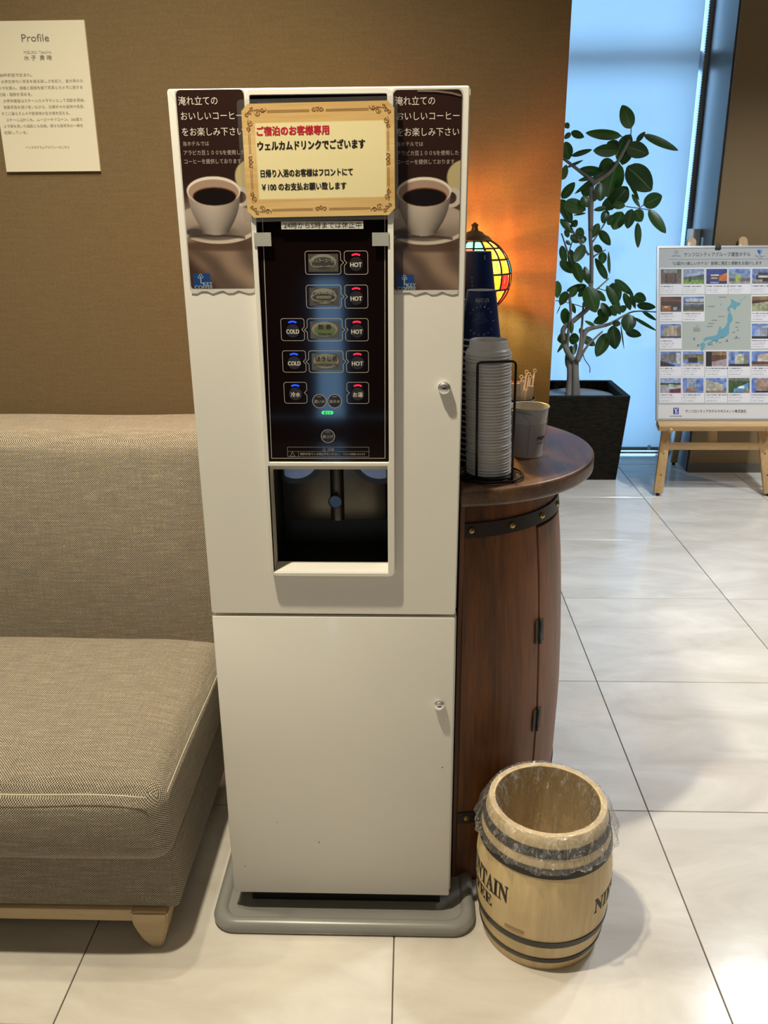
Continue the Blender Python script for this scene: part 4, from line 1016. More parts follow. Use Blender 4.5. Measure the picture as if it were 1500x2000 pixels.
for zc in (0.800, 0.178):
    bd = shell('band', zc-0.0135, zc+0.0135, -83, 83, 0.0005, 0.0035, M_BAND, bt, n=2, seg=30)
    for a in (-79, -59, -39, -19, 1, 21, 41, 61):
        c = angy(a, zc, 0.0032); o = lathe('nail_head', [(0.0064, 0.0), (0.0058, 0.0022), (0.0036, 0.0040), (0.0, 0.0046)], (0, 0, 0), M_BRASS, None, seg=14)
        R_ = Vector((math.cos(math.radians(a)), math.sin(math.radians(a)), 0)).to_track_quat('Z', 'Y').to_matrix().to_4x4(); R_.translation = c-WPOS[bt.name]
        o.data.transform(R_); o.parent = bd; WPOS[o.name] = WPOS[bt.name]
for zc in (0.565, 0.365):
    for a0, a1 in ((-45.6, -43.1), (-42.2, -39.7)):
        shell('hinge', zc-0.024, zc+0.024, a0, a1, 0.0008, 0.0028, M_IRON, bt, n=2, seg=3)
    c0 = angy(-42.7, zc-0.026, 0.004); c1 = angy(-42.7, zc+0.026, 0.004); tube('hinge_pin', [c0, c1], 0.0032, M_IRON, bt, seg=8)
# top: rounded slab cut straight on the machine side
RT, TCX, TCY, TX = 0.3045, 0.066, 1.705, 0.0885
out = []
a_s = math.acos((TX-TCX)/RT)
for i in range(61):
    a = -a_s+2*a_s*i/60; out.append((TCX+RT*math.cos(a), TCY+RT*math.sin(a)))
bm = bmesh.new()
A = [bm.verts.new((x, y, 0.868)) for x, y in out]; B = [bm.verts.new((x, y, 0.9)) for x, y in out]
bm.faces.new(A[::-1]); bm.faces.new(B); n = len(out)
for i in range(n): bm.faces.new((A[i], A[(i+1) % n], B[(i+1) % n], B[i]))
bmesh.ops.recalc_face_normals(bm, faces=bm.faces)
es = [e for e in bm.edges if abs(e.verts[0].co.z-e.verts[1].co.z) < 1e-6]
bmesh.ops.bevel(bm, geom=es, offset=0.007, segments=3, profile=0.6, affect='EDGES')
from_bm('table_top', bm, M_TOP, bt, smooth='auto')

# ================================================================== cups and lids
M_CUPB = mat('navy_paper', (0.007, 0.022, 0.105), 0.32, spec=0.4, coat=0.25)
M_CUPW = mat('white_paper_rim', (0.70, 0.69, 0.66), 0.5)
M_LID = mat('white_lid_plastic', (0.62, 0.615, 0.61), 0.35, spec=0.5)
TZ = 0.9
def cup_mesh():
    rr, rb, h = 0.0375, 0.0258, 0.087
    outer = [(rr-0.0006, 0.0012), (rr+0.0014, 0.0), (rr+0.0022, 0.0014), (rr+0.0014, 0.0030), (rr+0.0002, 0.0036)]
    wall = [(rr+(rb-rr)*t, 0.0036+(h-0.0036)*t) for t in (0, 0.25, 0.5, 0.75, 1)]
    base = [(rb, h), (rb-0.0009, h), (rb-0.0014, h-0.006), (0.0, h-0.006)]
    vs = []; fs = []; mi = []
    for prof, m in ((outer, 1), (wall, 0), (base, 1)):
        v, f = lathe_data(prof, 36); o = len(vs); vs += v; fs += [tuple(i+o for i in q) for q in f]; mi += [m]*len(f)
    me = bpy.data.meshes.new('paper_cup'); me.from_pydata(vs, [], fs); me.materials.append(M_CUPB); me.materials.append(M_CUPW)
    me.polygons.foreach_set('material_index', mi); me.polygons.foreach_set('use_smooth', [True]*len(fs)); me.update(); me.set_sharp_from_angle(angle=0.7); return me
CUP = cup_mesh()
def cup(x, y, z, label, group=None):
    o = bpy.data.objects.new('paper_cup', CUP); COL.objects.link(o); o.location = (x, y, z); WPOS[o.name] = Vector((x, y, z)); return reg(o, label, 'cup', group)
M_CPR = mat('cup_print', (0.42, 0.45, 0.50), 0.4)
def cup_warp(c, face):
    def f(X, Y):
        t = min(max((Y-0.0036)/(0.087-0.0036), 0), 1); r = 0.0375+(0.0258-0.0375)*t+0.0003; a = face+X/0.033
        return Vector((c[0]+r*math.cos(a), c[1]+r*math.sin(a), c[2]+Y))
    return f
def cup_stack(cx, cy, ztop, n, where, prefix):
    for i in range(n):
        z = ztop-0.087-i*0.0107
        if z < TZ: break
        lab = ('navy paper cup standing upside down on top of the %s cup stack' % where) if i == 0 else ('white-rimmed navy paper cup nested in the %s cup stack' % where)
        c = cup(cx, cy, z, lab, None if i == 0 else 'navy cups nested in the %s stack' % where)
        if i == 0: top = c
    return top
c1 = cup_stack(0.1265, 1.582, 1.2205, 23, 'nearer', 'a')
c2 = cup_stack(0.1240, 1.672, 1.2835, 29, 'farther', 'b')
face = math.atan2(-1.582, -0.1265); cc = WPOS[c1.name]; wf = cup_warp(cc, face)
text('KEY COFFEE', None, -0.0125, 0.0680, 0.0165, 0.0745, M_CPR, c1, 0.02, rot=180, warp=wf)
for i, (wd, yy) in enumerate(((0.011, 0.0640),)): text('キーコーヒー', None, -0.009, yy, 0.011, yy+0.0025, M_CPR, c1, 0.0, rot=180, warp=wf)
its = []
for i, wd in enumerate((0.013, 0.020, 0.013, 0.024, 0.029, 0.015)):
    yy = 0.0485-i*0.0034
    k = 0
    x = -wd/2
    while x < wd/2:
        L = 0.0018+0.0022*random.random(); its.append([wf(x, yy), wf(min(x+L, wd/2), yy), wf(min(x+L, wd/2), yy+0.0011), wf(x, yy+0.0011)]); x += L+0.0008
V = [p for q in its for p in q]; pyd('fine_print', V, [(4*i, 4*i+1, 4*i+2, 4*i+3) for i in range(len(its))], mat('cup_print_dim', (0.10, 0.14, 0.26), 0.4), c1)
msg = 'PASSION & COFFEE '
for i, ch in enumerate(msg):
    if ch == ' ': continue
    a = math.radians(150-i*19); R0 = 0.0245; ccx, ccy = 0.0005, 0.0365
    def wl(X, Y, a=a):
        u = X*math.sin(a)+Y*math.cos(a); v = -X*math.cos(a)+Y*math.sin(a)
        return wf(ccx+R0*math.cos(a)+u, ccy+R0*math.sin(a)+v)
    text(ch, None, -0.0014, -0.0016, 0.0014, 0.0016, M_CPR, c1, 0.01, warp=wl, res=1)
wf2 = cup_warp(WPOS[c2.name], math.atan2(-1.672, -0.124))
text('S', None, 0.0155, 0.0735, 0.0190, 0.0805, M_CPR, c2, 0.02, rot=180, warp=wf2)
for i, ch in enumerate('&COF'):
    text(ch, None, -0.0105+0.0008*i, 0.040-0.0075*i, -0.0075+0.0008*i, 0.0435-0.0075*i, M_CPR, c2, 0.01, warp=wf2)

prof = [(0.0385, 0.0), (0.0402, 0.0004), (0.0405, 0.0014), (0.0402, 0.0024), (0.0387, 0.0030), (0.0380, 0.0060), (0.0368, 0.0082), (0.0352, 0.0090), (0.0340, 0.0100), (0.0330, 0.0235), (0.0318, 0.0245), (0.0305, 0.0235), (0.0300, 0.0165), (0.0, 0.0165)]
v, f = lathe_data(prof, 40); LID = bpy.data.meshes.new('cup_lid'); LID.from_pydata(v, [], f); LID.materials.append(M_LID); LID.polygons.foreach_set('use_smooth', [True]*len(f)); LID.update(); LID.set_sharp_from_angle(angle=0.9)
NL = 41
for i in range(NL):
    o = bpy.data.objects.new('cup_lid', LID); COL.objects.link(o); t = i/(NL-1)
    o.location = (0.1415-0.0075*t+0.0005*math.sin(i*2.1), 1.490+0.0005*math.cos(i*1.7), 0.9085+0.0053*i)
    if i == NL-1: reg(o, 'topmost white plastic sip lid of the tall lid stack', 'lid')
    else: reg(o, 'white plastic lid nested in the tall stack held by the black wire rack', 'lid', 'lids nested in the stack')
M_WIRE = mat('black_wire', (0.004, 0.0035, 0.003), 0.4, spec=0.3)
rk = thing('lid_rack', (0.1415, 1.49, TZ), 'black bent wire rack holding the stack of white lids', 'rack')
WR = 0.0023
for yy in (1.4435, 1.5365):
    zt = at(930, 708, 1.4435).z
    xl, xr = 0.1165, 0.1790
    path = [(xl, yy, 0.906), (xl-0.002, yy, 1.0), (xl-0.004, yy, zt-0.006), (xl-0.003, yy, zt-0.0015), (xl+0.002, yy, zt), ((xl+xr)/2, yy-0.001, zt+0.001), (xr-0.008, yy, zt+0.002), (xr-0.0035, yy, zt), (xr-0.002, yy, zt-0.005), (xr-0.001, yy, 1.0), (xr, yy, 0.906)]
    tube('wire_guard', path, WR, M_WIRE, rk, seg=8)
for r, z in ((0.0445, 0.9065), (0.0585, 0.9045), (0.030, 0.9062)):
    tube('base_ring', [(0.1445+r*math.cos(2*PI*i/40), 1.49+r*math.sin(2*PI*i/40), z) for i in range(40)], WR, M_WIRE, rk, seg=8, closed=True)
for a in (-52, 38, 128, 218):
    c, s = math.cos(math.radians(a)), math.sin(math.radians(a))
    tube('base_spoke', [(0.1445, 1.49, 0.9062), (0.1445+0.0585*c, 1.49+0.0585*s, 0.9062)], WR*0.8, M_WIRE, rk, seg=6)
    lathe('rubber_foot', [(0, 0.0), (0.0030, 0.0008), (0.0036, 0.003), (0.0028, 0.0056), (0, 0.0064)], (0.1445+0.059*c, 1.49+0.059*s, TZ), M_WIRE, rk, seg=12)

# ================================================================== pails
M_PAIL = mat('white_enamel_pail', (0.52, 0.51, 0.49), 0.38, spec=0.5, noise=0.06, nscale=30)
M_PAILK = mat('black_enamel_pail', (0.010, 0.010, 0.016), 0.25, coat=0.4)
M_STEEL = mat('galvanised_wire', (0.42, 0.41, 0.39), 0.3, metal=0.9)
def pail(x, y, rt, rb, h, m, label, hdir, ear):
    t = thing('pail', (x, y, TZ), label, 'pail')
    prof = [(0, 0.003), (rb-0.001, 0.003), (rb, 0.0), (rb+0.0012, 0.001), (rb+0.0010, 0.004), (rb+(rt-rb)*0.07, 0.005), (rb+(rt-rb)*0.68, h*0.68), (rb+(rt-rb)*0.70+0.0008, h*0.70), (rb+(rt-rb)*0.72, h*0.72), (rt, h-0.003), (rt+0.0016, h-0.0022), (rt+0.0022, h-0.0006), (rt+0.0014, h+0.0008), (rt, h), (rt-0.001, h-0.003), (rb-0.0005, 0.005), (0, 0.0045)]
    lathe('bucket', prof, (x, y, TZ), m, t, seg=44)
    ez = TZ+h-0.012
    for sgn_ in (-1, 1):
        yy = y+sgn_*(rt-0.0005); pl = Plane((x, yy-(0.0006 if sgn_ < 0 else -0.0006), ez), (1, 0, 0) if sgn_ < 0 else (-1, 0, 0), (0, 0, 1))
        slab('handle_ear', circ(0, 0.002, 0.0062, 0.0070, 18), pl, -0.0015, 0.0008, ear, t)
    pts = []
    for i in range(25):
        a = PI*i/24; pts.append((x+hdir*math.sin(a)*(rt+0.004), y-math.cos(a)*(rt+0.0025), ez+0.002+0.006*math.sin(a)))
    tube('wire_handle', pts, 0.0011, M_STEEL, t, seg=6)
    return t
PX, PYY = 0.229, 1.632
p1 = pail(PX, PYY, 0.0375, 0.0285, 0.0985, M_PAIL, 'small empty white metal pail at the front of the table', -1, M_PAIL)
fa = math.atan2(-PYY, -PX)
def pw(X, Y):
    r = 0.0285+(0.0375-0.0285)*Y/0.0985+0.0006; a = fa+X/r; return Vector((PX+r*math.cos(a), PYY+r*math.sin(a), TZ+Y))
M_PK = mat('pail_print_black', (0.02, 0.02, 0.02), 0.5)
text('MEMO', None, 0.0205, 0.036, 0.052, 0.044, M_PK, p1, 0.04, warp=pw)
text('MEMO', None, 0.0205, 0.0285, 0.056, 0.0315, M_PK, p1, 0.03, warp=pw)
pts = [pw(x, y) for x, y in ((-0.010, 0.088), (-0.008, 0.083), (0.002, 0.076), (0.002, 0.04), (0.0015, 0.006))]
tube('seam_line', smooth_path(pts, 2), 0.00035, mat('seam_dark', (0.12, 0.12, 0.12), 0.5), p1, seg=4)
KX, KY = 0.2215, 1.765
p2 = pail(KX, KY, 0.0365, 0.028, 0.088, M_PAILK, 'small black metal pail of sugar sticks and stirrers behind the white pail', -1, M_PAILK)
M_STICK = mat('sugar_paper', (0.68, 0.62, 0.52), 0.6, noise=0.06, nscale=60); M_STIR = mat('cream_stirrer', (0.78, 0.72, 0.55), 0.45); M_ORG = mat('orange_packet', (0.62, 0.14, 0.015), 0.5)
rnd = random.Random(11)
sp = [(-0.024, -0.016), (-0.010, -0.024), (0.004, -0.026), (0.016, -0.020), (0.0255, -0.006), (-0.018, -0.004), (-0.004, -0.010), (0.010, -0.006), (0.021, 0.006), (-0.024, 0.010)]
for i, (dx, dy) in enumerate(sp):
    t = rnd.uniform(-0.10, 0.10); hgt = rnd.uniform(0.108, 0.122) if dx < 0.02 else 0.098
    M = Matrix.Translation((KX+dx*0.85, KY+dy*0.85, TZ+0.006)) @ Matrix.Rotation(t+dx*3, 4, 'Y') @ Matrix.Rotation(rnd.uniform(-0.5, 0.5), 4, 'Z')
    o = box('sugar_stick', -0.0062, 0.0062, -0.0017, 0.0017, 0, hgt, M_STICK, None, 0.0008, M=M, origin=(KX+dx*0.85, KY+dy*0.85, TZ+0.006)); reg(o, 'white paper sugar stick standing in the black pail', 'sugar stick', 'sugar sticks in the black pail')
for i, (dx, dy) in enumerate([(-0.020, 0.018), (-0.026, 0.002), (-0.013, 0.010), (0.006, 0.014), (0.012, 0.020), (0.016, 0.012), (0.0215, 0.016), (0.010, 0.004), (0.024, 0.0)]):
    bx_, by_ = KX+dx*0.8, KY+dy*0.8; lean = dx*0.5+rnd.uniform(-0.002, 0.004); hh_ = rnd.uniform(0.122, 0.135) if i != 8 else 0.14
    tp = Vector((bx_+lean, by_, TZ+hh_)); bs = Vector((bx_, by_, TZ+0.006))
    lst = [tube_data([bs, tp], 0.0016, 6)]
    dr = (tp-bs).normalized()
    lst.append(tube_data([tp+dr*0.0032+Vector((math.cos(k*PI/6), 0, math.sin(k*PI/6)))*0.0032 for k in range(12)], 0.0011, 5, True))
    V, Fc = merge(lst); o = pyd('stirrer', V, Fc, M_STIR, None, smooth=True, origin=tuple(bs)); reg(o, 'cream plastic stirrer with a looped end in the black pail', 'stirrer', 'stirrers in the black pail')
for dx, lab in ((-0.004, 'orange paper packet between the stirrers in the black pail'),):
    o = box('sweetener_packet', KX-0.018, KX+0.006, KY+0.005, KY+0.008, TZ+0.03, TZ+0.120, M_ORG, None, 0.001, origin=(KX, KY, TZ+0.03)); reg(o, lab, 'packet')

# ================================================================== stained glass lamp
LC, LR = Vector((0.134, 1.90, 1.223)), 0.0795
lamp = thing('stained_glass_lamp', (LC.x, LC.y, TZ), 'lit round table lamp of coloured stained glass panes on the barrel table', 'lamp')
M_LBR = mat('lamp_bronze', (0.075, 0.055, 0.035), 0.4, metal=0.6)
M_LEAD = mat('dark_leading', (0.015, 0.011, 0.008), 0.45, metal=0.3)
lathe('base', [(0, 0.0), (0.052, 0.0), (0.054, 0.004), (0.050, 0.010), (0.030, 0.016), (0.014, 0.026), (0.009, 0.045), (0.012, 0.06), (0.008, 0.075), (0.008, 0.19), (0.012, 0.20), (0.012, 0.225), (0.020, 0.245), (0.0, 0.246)], (LC.x, LC.y, TZ), M_LBR, lamp, seg=28)
lathe('cap', [(0.036, -0.002), (0.037, 0.002), (0.030, 0.009), (0.022, 0.012), (0.016, 0.018), (0.008, 0.021), (0.006, 0.028), (0.008, 0.032), (0.0, 0.038)], (LC.x, LC.y, LC.z+LR*math.sin(math.radians(66))), M_LBR, lamp, seg=28)
pane_m = {}
def glassm(key, c, bumpy=True):
    if key in pane_m: return pane_m[key]
    m = bpy.data.materials.new('pane_'+key); m.use_nodes = True; n = m.node_tree.nodes; l = m.node_tree.links; n.remove(n['Principled BSDF'])
    tr = n.new('ShaderNodeBsdfTransparent'); tl = n.new('ShaderNodeBsdfTranslucent'); gl = n.new('ShaderNodeBsdfGlossy'); gl.inputs['Roughness'].default_value = 0.15
    tc = n.new('ShaderNodeTexCoord'); ns = n.new('ShaderNodeTexNoise'); ns.inputs['Scale'].default_value = 140; l.new(tc.outputs['Object'], ns.inputs[0])
    r = n.new('ShaderNodeValToRGB'); r.color_ramp.elements[0].position = 0.3; r.color_ramp.elements[1].position = 0.7
    r.color_ramp.elements[0].color = (*[q*0.75 for q in c], 1); r.color_ramp.elements[1].color = (*[min(1, q*1.1) for q in c], 1); l.new(ns.outputs[0], r.inputs[0])
    l.new(r.outputs[0], tl.inputs[0]); tr.inputs[0].default_value = (*[q*0.62+0.10*k for q, k in zip(c, (1, 0.9, 0.5))], 1)
    m1 = n.new('ShaderNodeMixShader'); m1.inputs[0].default_value = 0.085; m2 = n.new('ShaderNodeMixShader'); m2.inputs[0].default_value = 0.04
    l.new(tr.outputs[0], m1.inputs[1]); l.new(tl.outputs[0], m1.inputs[2]); l.new(m1.outputs[0], m2.inputs[1]); l.new(gl.outputs[0], m2.inputs[2]); l.new(m2.outputs[0], n['Material Output'].inputs[0])
    pane_m[key] = m; return m
GC = {'orange': (1.0, 0.24, 0.025), 'red': (0.95, 0.012, 0.012), 'yellow': (1.0, 0.46, 0.02), 'amber': (1.0, 0.36, 0.07), 'lime': (0.50, 0.72, 0.06), 'blue': (0.02, 0.30, 0.70), 'teal': (0.05, 0.50, 0.38), 'cream': (1.0, 0.88, 0.50)}
lats = [66, 47, 27, 5, -18, -44, -63, -80]
AZ0 = math.degrees(math.atan2(-1.9, -0.134))
keys = list(GC)
fixed = {(1, 1): 'teal', (1, 2): 'orange', (0, 0): 'teal', (0, 1): 'teal', (0, 2): 'orange', (1, 3): 'yellow', (2, 2): 'lime', (2, 1): 'orange', (2, 3): 'orange', (2, 4): 'blue', (3, 2): 'yellow', (3, 3): 'red', (3, 4): 'orange', (3, 5): 'yellow', (4, 2): 'cream', (4, 3): 'orange', (4, 4): 'red', (5, 3): 'cream', (5, 2): 'cream', (5, 4): 'orange', (4, 5): 'teal', (2, 5): 'red', (1, 4): 'orange', (1, 5): 'orange', (3, 6): 'orange', (3, 7): 'amber', (3, 8): 'yellow', (2, 6): 'orange', (2, 7): 'orange', (4, 6): 'cream', (4, 7): 'cream', (4, 8): 'cream', (4, 9): 'amber', (5, 6): 'cream', (5, 7): 'cream', (5, 8): 'cream'}
rl = random.Random(5); NS = 15; leads = []
def sph(lat, th, r=LR):
    la = math.radians(lat); a = math.radians(AZ0+th); return LC+Vector((math.cos(la)*math.cos(a), math.cos(la)*math.sin(a), math.sin(la)))*r
for row in range(len(lats)-1):
    t1, t0 = lats[row], lats[row+1]; shift = (0, 0, 0, 0, -8, -8, 0)[row]
    for s in range(NS):
        th0 = -1.4+24*(s-2)+24+shift+(-24); th0 = 46.6-24+24*(s-2)+shift; th1 = th0+24
        key = fixed.get((row, s)) or (rl.choice(['orange', 'red', 'yellow', 'amber', 'orange', 'lime', 'teal', 'orange']) if row < 4 else rl.choice(['cream', 'amber', 'yellow', 'cream', 'orange']))
        V = []; Fc = []
        for layer, rr in ((0, LR*0.985), (1, LR*1.0)):
            for i in range(3):
                for j in range(3): V.append(sph(t0+1.3+(t1-t0-2.6)*i/2, th0+1.2+(21.6)*j/2, rr))
        for i in range(2):
            for j in range(2):
                a = i*3+j; Fc.append((9+a, 9+a+1, 9+a+4, 9+a+3))
        pyd('pane', V[9:], [tuple(q-9 for q in f_) for f_ in Fc], glassm(key, GC[key]), lamp, smooth=True)
        leads.append(tube_data([sph(t0+(t1-t0)*i/4, th0, LR*1.003) for i in range(5)], 0.0024, 5))
for la in lats: leads.append(tube_data([sph(la, 360*i/45, LR*1.003) for i in range(45)], 0.0024, 5, True))
V, Fc = merge(leads); pyd('leading', V, Fc, M_LEAD, lamp, smooth=True)
bl_ = lathe('bulb', [(0, -0.02), (0.010, -0.014), (0.014, 0.0), (0.010, 0.012), (0, 0.016)], tuple(LC+Vector((0, 0, -0.002))), mat('bulb_glow', (1, 0.9, 0.7), 0.5, emit=(1.0, 0.72, 0.38), estr=60), lamp, seg=16)
pl_ = bpy.data.lights.new('lamp_bulb_light', 'POINT'); pl_.energy = 23.0; pl_.color = (1.0, 0.80, 0.50); pl_.shadow_soft_size = 0.016
po = bpy.data.objects.new('lamp_bulb_light', pl_); COL.objects.link(po); po.location = LC+Vector((0, 0, 0.018))

# ================================================================== little barrel bin
NC = Vector((0.262, 1.357, 0)); NH = 0.302
M_PINE = wood_mat('pale_pine_barrel', (0.60, 0.44, 0.22), (0.80, 0.62, 0.34), 4, 0.5, 'Z', bump=0.04)
M_HOOP = mat('black_hoop', (0.018, 0.015, 0.012), 0.42, noise=0.2, nscale=50)
NP = [(0.0, 0.1125), (0.03, 0.119), (0.08, 0.1265), (0.14, 0.1305), (0.18, 0.1300), (0.23, 0.1245), (0.27, 0.1175), (NH, 0.1105)]
def NR(z):
    for (z0, r0), (z1, r1) in zip(NP, NP[1:]):
        if z <= z1: return r0+(r1-r0)*(z-z0)/(z1-z0)
    return NP[-1][1]
bn = thing('barrel_bin', tuple(NC), 'small pale pine barrel bin with black hoops and a clear plastic liner', 'bin')
zs = [NH*i/24 for i in range(25)]
prof = [(0, 0.0)]+[(NR(z), z) for z in zs]+[(NR(NH)-0.001, NH+0.001), (NR(NH)-0.011, NH+0.001)]+[(NR(z)-0.012, z) for z in zs[::-1] if z > 0.02]+[(0, 0.02)]
lathe('barrel_body', prof, tuple(NC), M_PINE, bn, seg=72)
for z0, z1 in ((0.262, 0.280), (0.224, 0.243), (0.065, 0.079), (0.023, 0.034)):
    ho = lathe('hoop', [(NR(z0), z0), (NR(z0)+0.0016, z0), (NR((z0+z1)/2)+0.0018, (z0+z1)/2), (NR(z1)+0.0016, z1), (NR(z1), z1)], tuple(NC), M_HOOP, bn, seg=72)
    if z0 < 0.1:
        for a in (-127, -58):
            c = NC+Vector((math.cos(math.radians(a)), math.sin(math.radians(a)), 0))*(NR(z0)+0.0018)+Vector((0, 0, (z0+z1)/2))
            o = lathe('tack', [(0.0022, 0), (0.0015, 0.0012), (0, 0.0016)], (0, 0, 0), M_HOOP, None, seg=8)
            R_ = Vector((math.cos(math.radians(a)), math.sin(math.radians(a)), 0)).to_track_quat('Z', 'Y').to_matrix().to_4x4(); R_.translation = c-NC; o.data.transform(R_); o.parent = ho; WPOS[o.name] = WPOS[bn.name]
def nw(face):
    fr = math.radians(face)
    def f(X, Y):
        r = NR(Y)+0.0006; a = fr+X/0.13; return Vector((NC.x+r*math.cos(a), NC.y+r*math.sin(a), Y))
    return f
M_BTX = mat('stencil_black', (0.025, 0.018, 0.012), 0.6)
def serif_text(s, x0, x1, y0, y1, face):
    text(s, None, x0, y0, x1, y1, M_BTX, bn, 0.012, warp=nw(face))
def serif(w): return ''.join(chr(0x1D400+ord(ch)-65) if ch.isalpha() else ch for ch in w)
serif_text(serif('MOUNTAIN'), -0.175, 0.0, 0.146, 0.183, -128); serif_text(serif('COFFEE'), -0.168, -0.036, 0.110, 0.138, -129)
serif_text(serif('NIEVES'), 0.0, 0.130, 0.124, 0.158, -52)
pyd('scorch_mark', [nw(-118)(-0.028+0.005*i, y) for i in range(9) for y in (0.088, 0.096)], [(2*i, 2*i+2, 2*i+3, 2*i+1) for i in range(8)], mat('scorch', (0.40, 0.27, 0.12), 0.6), bn)
# clear liner bag: a crinkled skirt over the rim and a pocket inside
M_BAG = bpy.data.materials.new('clear_bag'); M_BAG.use_nodes = True
def _bag():
    n = M_BAG.node_tree.nodes; l = M_BAG.node_tree.links; n.remove(n['Principled BSDF'])
    t = n.new('ShaderNodeBsdfTransparent'); t.inputs[0].default_value = (0.95, 0.95, 0.95, 1); g = n.new('ShaderNodeBsdfGlossy'); g.inputs['Roughness'].default_value = 0.13; d = n.new('ShaderNodeBsdfTranslucent'); d.inputs[0].default_value = (0.9, 0.9, 0.9, 1)
    d2 = n.new('ShaderNodeBsdfDiffuse'); d2.inputs[0].default_value = (0.85, 0.85, 0.85, 1)
    tc = n.new('ShaderNodeTexCoord'); ns = n.new('ShaderNodeTexNoise'); ns.inputs['Scale'].default_value = 38; ns.inputs['Detail'].default_value = 5; ns.inputs['Distortion'].default_value = 2.0; l.new(tc.outputs['Object'], ns.inputs[0])
    bp = n.new('ShaderNodeBump'); bp.inputs['Strength'].default_value = 1.0; bp.inputs['Distance'].default_value = 0.012; l.new(ns.outputs[0], bp.inputs['Height']); l.new(bp.outputs[0], g.inputs['Normal'])
    m0 = n.new('ShaderNodeMixShader'); m0.inputs[0].default_value = 0.5; l.new(d.outputs[0], m0.inputs[1]); l.new(d2.outputs[0], m0.inputs[2])
    m1 = n.new('ShaderNodeMixShader'); m1.inputs[0].default_value = 0.10; m2 = n.new('ShaderNodeMixShader'); m2.inputs[0].default_value = 0.13
    mp = n.new('ShaderNodeMapping'); mp.inputs['Scale'].default_value = (1.0, 1.0, 0.35); l.new(tc.outputs['Object'], mp.inputs[0])
    n2 = n.new('ShaderNodeTexNoise'); n2.inputs['Scale'].default_value = 75; n2.inputs['Detail'].default_value = 5; n2.inputs['Distortion'].default_value = 3.0; l.new(mp.outputs[0], n2.inputs[0])
    cr = n.new('ShaderNodeValToRGB'); e = cr.color_ramp.elements; e[0].position = 0.52; e[0].color = (0.05, 0.05, 0.05, 1); e[1].position = 0.70; e[1].color = (0.62, 0.62, 0.62, 1); l.new(n2.outputs[0], cr.inputs[0]); l.new(cr.outputs[0], m1.inputs[0])  # milky streaks mixed in to stand for highlights on the crinkles
    l.new(t.outputs[0], m1.inputs[1]); l.new(m0.outputs[0], m1.inputs[2]); l.new(m1.outputs[0], m2.inputs[1]); l.new(g.outputs[0], m2.inputs[2]); l.new(m2.outputs[0], n['Material Output'].inputs[0])
_bag()
rb = random.Random(3); ph = [rb.uniform(0, 6.28) for _ in range(12)]
def bag(name, rows, amp, fr):
    n = 300; vs = []; fs = []
    for k, (r, z) in enumerate(rows):
        for i in range(n):
            a = 2*PI*i/n; w = amp[k]*(math.sin(a*fr+ph[0]+k*0.7)+0.6*math.sin(a*(fr*1.7//1)+ph[1]-k)+0.5*math.sin(a*(fr*2.9//1)+ph[2]+k*1.9)+0.4*rb.uniform(-1, 1))
            zz = z+(amp[k]*1.4*math.sin(a*3+ph[3])+amp[k]*math.sin(a*7+ph[4]) if k in (0, len(rows)-1) else 0)
            rr = min(r+w, NR(z)-0.0135) if name == 'liner_pocket' and z < NH else max(r+w, (NR(z)+0.0022) if z < NH and name == 'liner_skirt' else 0)
            vs.append((NC.x+rr*math.cos(a), NC.y+rr*math.sin(a), zz))
    for k in range(len(rows)-1):
        for i in range(n): j = (i+1) % n; fs.append((k*n+i, k*n+j, (k+1)*n+j, (k+1)*n+i))
    return vs, fs
liner = None
vs, fs = bag('liner_skirt', [(0.1305, 0.240), (0.1345, 0.244), (0.1345, 0.252), (0.131, 0.264), (0.126, 0.276), (0.121, 0.290), (0.116, 0.300), (0.1125, 0.3055), (0.108, 0.3062), (0.1035, 0.3055), (0.0995, 0.3025)], [0.0022, 0.0030, 0.0030, 0.0026, 0.0022, 0.0018, 0.0014, 0.0006, 0.0004, 0.0008, 0.0016], 17)
lo = pyd('liner_skirt', vs, fs, M_BAG, bn, smooth=True)
vs, fs = bag('liner_pocket', [(0.0995, 0.3025), (0.096, 0.292), (0.094, 0.275), (0.094, 0.250), (0.096, 0.21), (0.098, 0.15), (0.096, 0.08), (0.085, 0.035), (0.04, 0.028), (0.003, 0.026)], [0.0012, 0.0040, 0.0055, 0.0055, 0.0045, 0.004, 0.003, 0.002, 0.001, 0.0], 13)
pyd('liner_pocket', vs, fs, M_BAG, bn, smooth=True)

# ================================================================== potted rubber tree
M_WICK = None
def wicker():
    m = bpy.data.materials.new('dark_wicker'); m.use_nodes = True; n = m.node_tree.nodes; l = m.node_tree.links; b = n['Principled BSDF']; b.inputs['Roughness'].default_value = 0.7; b.inputs['Specular IOR Level'].default_value = 0.15
    uv = n.new('ShaderNodeUVMap'); uv.uv_map = 'UVMap'
    br = n.new('ShaderNodeTexBrick'); br.inputs['Scale'].default_value = 1; br.inputs['Brick Width'].default_value = 0.026; br.inputs['Row Height'].default_value = 0.010; br.inputs['Mortar Size'].default_value = 0.0016; br.inputs['Mortar Smooth'].default_value = 0.6
    br.inputs[1].default_value = (0.024, 0.019, 0.010, 1); br.inputs[2].default_value = (0.010, 0.008, 0.004, 1); br.inputs[3].default_value = (0.006, 0.005, 0.004, 1)
    l.new(uv.outputs[0], br.inputs['Vector']); l.new(br.outputs[0], b.inputs['Base Color'])
    bp = n.new('ShaderNodeBump'); bp.invert = True; bp.inputs['Strength'].default_value = 0.9; bp.inputs['Distance'].default_value = 0.003; l.new(br.outputs['Fac'], bp.inputs['Height']); l.new(bp.outputs[0], b.inputs['Normal']); return m
M_WICK = wicker()
tree = thing('potted_rubber_tree', (0.9, 4.6, 0), 'leafy green rubber tree in a dark woven square planter before the blind', 'plant')
